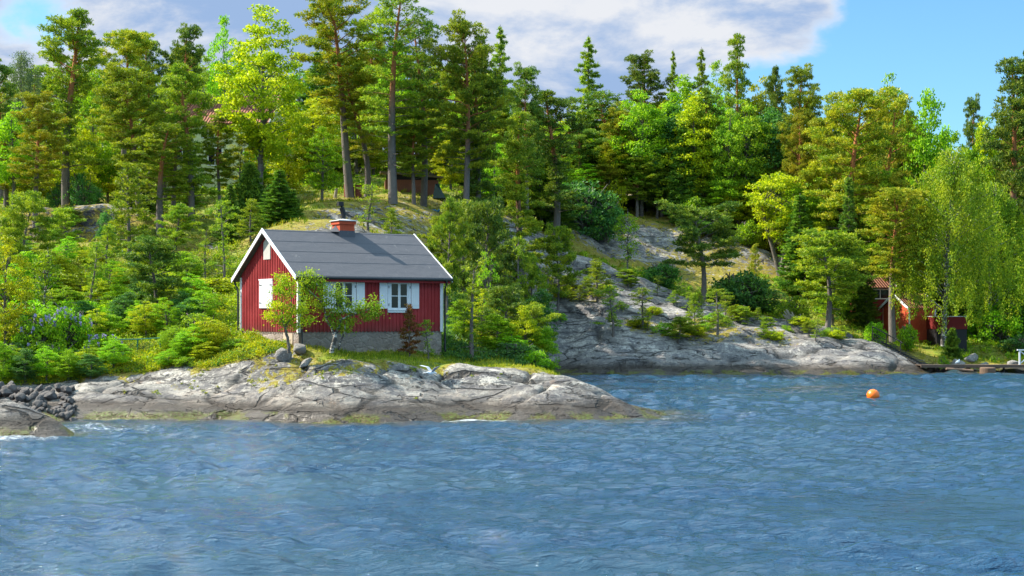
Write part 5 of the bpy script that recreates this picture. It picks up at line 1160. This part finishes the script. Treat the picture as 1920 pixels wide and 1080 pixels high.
GRP = {'pine': 'pines packed in the wood behind', 'gold': 'olive pines packed in the wood behind', 'leaf': 'bright leafy trees packed in the wood behind', 'spruce': 'dark spruces packed in the wood behind'}
def infill(px, d, dtop, kind=None, hwm=None):
    if 1040 < px < 1480 and d < 127: d = 127 + (d - 110) * .6
    kind = kind or rf.choices(['pine', 'gold', 'leaf', 'spruce'], [2.6, 2.2, 4.8, 1.0])[0]
    key = {'pine': ['pineB.pine_dark', 'pineA', 'pineD', 'pineA.pine_dark'], 'gold': ['pineA.pine_gold', 'pineB.pine_gold', 'pineE.pine_gold'],
           'leaf': ['broadA', 'broadB', 'broadC', 'broadA.lime', 'broadB.lime', 'broadC.birch', 'broadA.birch', 'broadB.deep'], 'spruce': ['spruceA', 'spruceB']}[kind]
    top = skyl(px) + dtop; hw = (hwm or rf.uniform(36, 58)) * 110 / d
    lx_, ln_ = min(LM, key=lambda q: abs(q[0] - px)); row = 'in the rearmost row' if d >= 141 else 'in the back row' if d >= 121.5 else 'in the middle row' if d > 111 else 'in the front row'
    rel = 'behind' if abs(px - lx_) < 12 else 'left of' if px < lx_ else 'right of'
    if kind == 'leaf' and d < 125: key = ['broadB', 'broadA.lime', 'broadB.lime', 'broadA.birch', 'broadC.birch', 'broadC.lime']
    tree(rf.choice(key), px, d, top, hw, '%s %s, %s %s' % (KW[kind], row, rel, ln_), group=GRP[kind])
for x_ in np.arange(-60, 1990, 34): infill(x_ + rf.uniform(-12, 12), rf.uniform(122, 140), rf.uniform(10, 60))
for x_ in np.arange(-60, 1990, 48): infill(x_ + rf.uniform(-16, 16), rf.uniform(112, 121), rf.uniform(80, 170))
for x_ in np.arange(-80, 2000, 60): infill(x_ + rf.uniform(-16, 16), rf.uniform(142, 165), rf.uniform(30, 60), hwm=60)
for x_ in list(np.arange(20, 560, 46)): infill(x_ + rf.uniform(-14, 14), rf.uniform(99, 110), rf.uniform(110, 230), kind=rf.choice(['leaf', 'gold', 'leaf', 'pine']) , hwm=40) if not (330 < x_ < 440) else None
for x_ in np.arange(560, 1560, 36): infill(x_ + rf.uniform(-12, 12), rf.uniform(115, 124) + (8 if 1100 < x_ < 1450 else 0), rf.uniform(120, 215), kind=rf.choice(['leaf', 'leaf', 'leaf', 'gold', 'pine', 'spruce']), hwm=46)
for x_ in list(np.arange(1500, 1960, 40)): infill(x_ + rf.uniform(-14, 14), rf.uniform(112, 121), rf.uniform(150, 250), kind=rf.choice(['leaf', 'leaf', 'pine', 'spruce']), hwm=44)
for x_ in np.arange(1040, 1780, 52): infill(x_ + rf.uniform(-14, 14), rf.uniform(128, 139), rf.uniform(16, 60), kind='leaf', hwm=66)
for x_ in (1765, 1800, 1845): infill(x_, rf.uniform(124, 134), rf.uniform(4, 16), kind='leaf', hwm=46)
for x_ in (-330, -270, -200, -140, 2050, 2110, 2170, 2240, 2320): infill(x_, rf.uniform(105, 125), rf.uniform(20, 70), hwm=60)
for i, (k, px, d, top, hw, lab) in enumerate([
  ('broadB', 60, 69, 470, 46, 'young leafy tree on the slope behind the lilacs, left of the slanting pine'), ('broadB.lime', 112, 71, 478, 40, 'young yellow-green tree on the slope just left of the slanting pine'),
  ('broadC', 205, 71, 488, 38, 'young leafy tree between the slanting pine and the round bushy pine'), ('broadB.birch', 348, 74, 470, 36, 'young birch-like tree right of the round bushy pine'),
  ('youngA', 200, 76, 420, 34, 'young pine on the slope above the slanting pine'), ('broadB.deep', 20, 73, 440, 42, 'shady leafy tree behind the twisted half dead tree'),
  ('youngB', 330, 82, 380, 40, 'young pine on the slope below the villa pines'), ('youngA', 470, 79, 372, 30, 'young dark pine just above the peak of the cabin gable'),
  ('youngS', 545, 84, 352, 26, 'small dark spruce on the moss slope behind the cabin roof'), ('broadC.lime', 452, 93, 250, 40, 'light leafy tree in front of the green villa, left of the grey trunk'),
  ('pineA', 412, 92, 205, 40, 'dense dark pine standing before the right half of the green villa'), ('pineA', 325, 92, 180, 50, 'dense pine hiding the left part of the green villa'), ('broadB.lime', 540, 96, 215, 36, 'yellow-green tree right of the grey trunk of the big yellow-green tree'),
  ('broadB.birch', 1560, 107, 455, 44, 'pale green leafy tree behind the wide low pine'), ('youngB', 1000, 94, 470, 34, 'bushy pine on the mossy slope left of the far rock'),
  ('youngC', 1022, 97, 500, 28, 'thin pine at the left end of the far rock wall'), ('youngB.pine_dark', 940, 84, 448, 42, 'dark bushy pine behind the ragged pine, on the slope'),
  ('youngB', 830, 84, 398, 36, 'young pine right of the moss patch above the roof'), ('broadB.deep', 1010, 92, 540, 36, 'dark leafy bush tree at the head of the inlet')]): tree(k, px, d, top, hw, lab, rz=i * 1.9, name={'b': 'leafy_tree', 'y': 'pine_tree'}[k[0]] if k != 'youngS' else 'spruce_tree') if k[0] != 'p' else tree(k, px, d, top, hw, lab)
for i in range(34):       # young trees and bushes under the wood, left and middle
    px = rf.uniform(0, 560) if i % 2 else rf.uniform(1040, 1560); d = (rf.uniform(84, 100) if px < 600 else rf.uniform(124, 134)); x_ = xd(px, d); gy = HOR - (gz(x_, d) - CAMZ) * F_PX / d
    if 900 < px < 1040 or (430 < px < 600): continue
    ky = ['shrubA', 'shrubB.deep', 'shrubA.lime', 'youngA', 'broadB.deep', 'youngS'][i % 6]; lx_, ln_ = min(LM, key=lambda q: abs(q[0] - px))
    tree(ky, px, d, gy - rf.uniform(28, 70), rf.uniform(20, 40), 'low %s under the wood, %s %s' % (['green bush', 'dark bush', 'yellow-green bush', 'young pine', 'dark leafy tree', 'young spruce'][i % 6], 'left of' if px < lx_ else 'right of', ln_), cat='bush' if i % 6 < 3 else 'young tree', group='bushes and young trees at the foot of the wood', name='young_tree' if i % 6 > 2 else 'shrub')

# ================================================================ ground cover (stuff)
rg = np.random.default_rng(21)
def scatter(n, x0p, x1p, d0, d1, gmin, gmax=9):
    d = rg.uniform(d0, d1, n); px = rg.uniform(x0p, x1p, n); x = (px - 960) * d / F_PX; g_ = ground_g(x, d); z = ground_z(x, d); ok = (g_ > gmin) & (g_ < gmax) & (z > .35)
    # keep the cabin floor clear
    lx = (x - CAB0[0]) * math.cos(R(34)) + (d - CAB0[1]) * math.sin(R(34)); ly = -(x - CAB0[0]) * math.sin(R(34)) + (d - CAB0[1]) * math.cos(R(34))
    ok &= ~((lx > -.15) & (lx < L_ + .15) & (ly > -.1) & (ly < W_ + .1)); return np.c_[x, d, z][ok]
def grass_mesh(P, per, ln, wd, mat_, name, label_):
    n = len(P); Q = np.repeat(P, per, 0) + np.c_[rg.normal(0, .07, n * per), rg.normal(0, .07, n * per), np.zeros(n * per)]
    D = unit(np.c_[rg.normal(0, .45, n * per), rg.normal(0, .45, n * per), np.ones(n * per)]); l_ = np.repeat(ln * rg.uniform(.5, 1.3, n), per) * rg.uniform(.6, 1.2, n * per)
    a, f = cards(Q, D, l_, wd, rg); o = link(name, mesh_np(name, a, f, mat_)); tag(o, label_, 'grass' if 'grass' in name else 'ground cover', kind='stuff')
P1 = scatter(26000, -60, 1080, 54.5, 72, .55); grass_mesh(P1, 5, .17, .022, L['grass'], 'grass', 'short green and yellow grass round the cabin and over the shore rock')
P2 = scatter(34000, -60, 1960, 72, 135, .5); grass_mesh(P2, 5, .26, .05, L['grass'], 'hillside_grass', 'rough grass growing between the trees on the hill')
def cover(P, sz, per, leaf, mat_, name, label_):
    n = len(P); S = sz * rg.uniform(.5, 1.4, n); Q = np.repeat(P, per, 0); v_ = unit(rg.normal(size=(n * per, 3))); v_[:, 2] = np.abs(v_[:, 2]); Q = Q + v_ * np.repeat(S, per)[:, None] * rg.uniform(.3, 1, (n * per, 1)) * np.array([1, 1, .9])
    D = unit(rg.normal(size=(n * per, 3)) + np.array([0, 0, .4])); a, f = cards(Q, D, leaf * rg.uniform(.6, 1.4, n * per), leaf * .7, rg); o = link(name, mesh_np(name, a, f, mat_)); tag(o, label_, 'ground cover', kind='stuff')
P3 = scatter(3600, -60, 480, 58.5, 82, .78); cover(P3, .46, 40, .10, L['birch'], 'bramble_cover', 'knee high leafy scrub covering the slope left of the cabin')
PG = scatter(900, 150, 1010, 52.5, 57.5, .26, .60); cover(PG, .10, 20, .05, L['grass'], 'rock_crevice_grass', 'yellowish grass tufts growing in the cracks of the shore rock')
P3 = scatter(1500, -60, 470, 58, 74, .7); cover(P3, .30, 30, .09, L['lime'], 'sunny_scrub', 'yellow-green scrub and ferns on the slope left of the cabin')
P4 = scatter(5200, -60, 540, 55.6, 61.5, .42); cover(P4, .24, 30, .055, L['lime'], 'bilberry_cover', 'low yellow-green bilberry mat along the top of the shore rock')
P4 = scatter(2200, -60, 540, 56.0, 61.0, .45); cover(P4, .20, 26, .06, L['deep'], 'dark_heather', 'dark green heather along the top of the shore rock'); P4 = scatter(700, 180, 560, 55.8, 60.5, .42); cover(P4, .16, 24, .05, L['brown'], 'reddish_heather', 'reddish brown heather and dry twigs on the shore rock')
P5 = scatter(2600, 820, 1010, 60, 90, .7); cover(P5, .32, 26, .11, L['deep'], 'shady_scrub', 'dark scrub on the slope right of the cabin')
P6 = scatter(5200, -60, 1960, 96, 142, .8); cover(P6, .5, 22, .17, L['broad'], 'wood_floor_scrub', 'leafy scrub covering the floor of the wood')
P7 = scatter(900, 1040, 1700, 100, 122, .55); cover(P7, .36, 24, .13, L['birch'], 'ridge_scrub', 'green scrub along the hollows of the far rock')
# where two or three share a label, say which is which from left to right
dup_ = {}
for o in sc.objects:
    if o.parent is None and o.get('label') and o.name.split('.')[0] != 'stone': dup_.setdefault(o['label'], []).append(o)
for lb, os_ in dup_.items():
    if len(os_) in (2, 3):
        os_.sort(key=lambda o: o.location.x / o.location.y)
        for o, w_ in zip(os_, ('leftmost', 'rightmost') if len(os_) == 2 else ('leftmost', 'middle', 'rightmost')): o['label'] = w_ + ' ' + lb
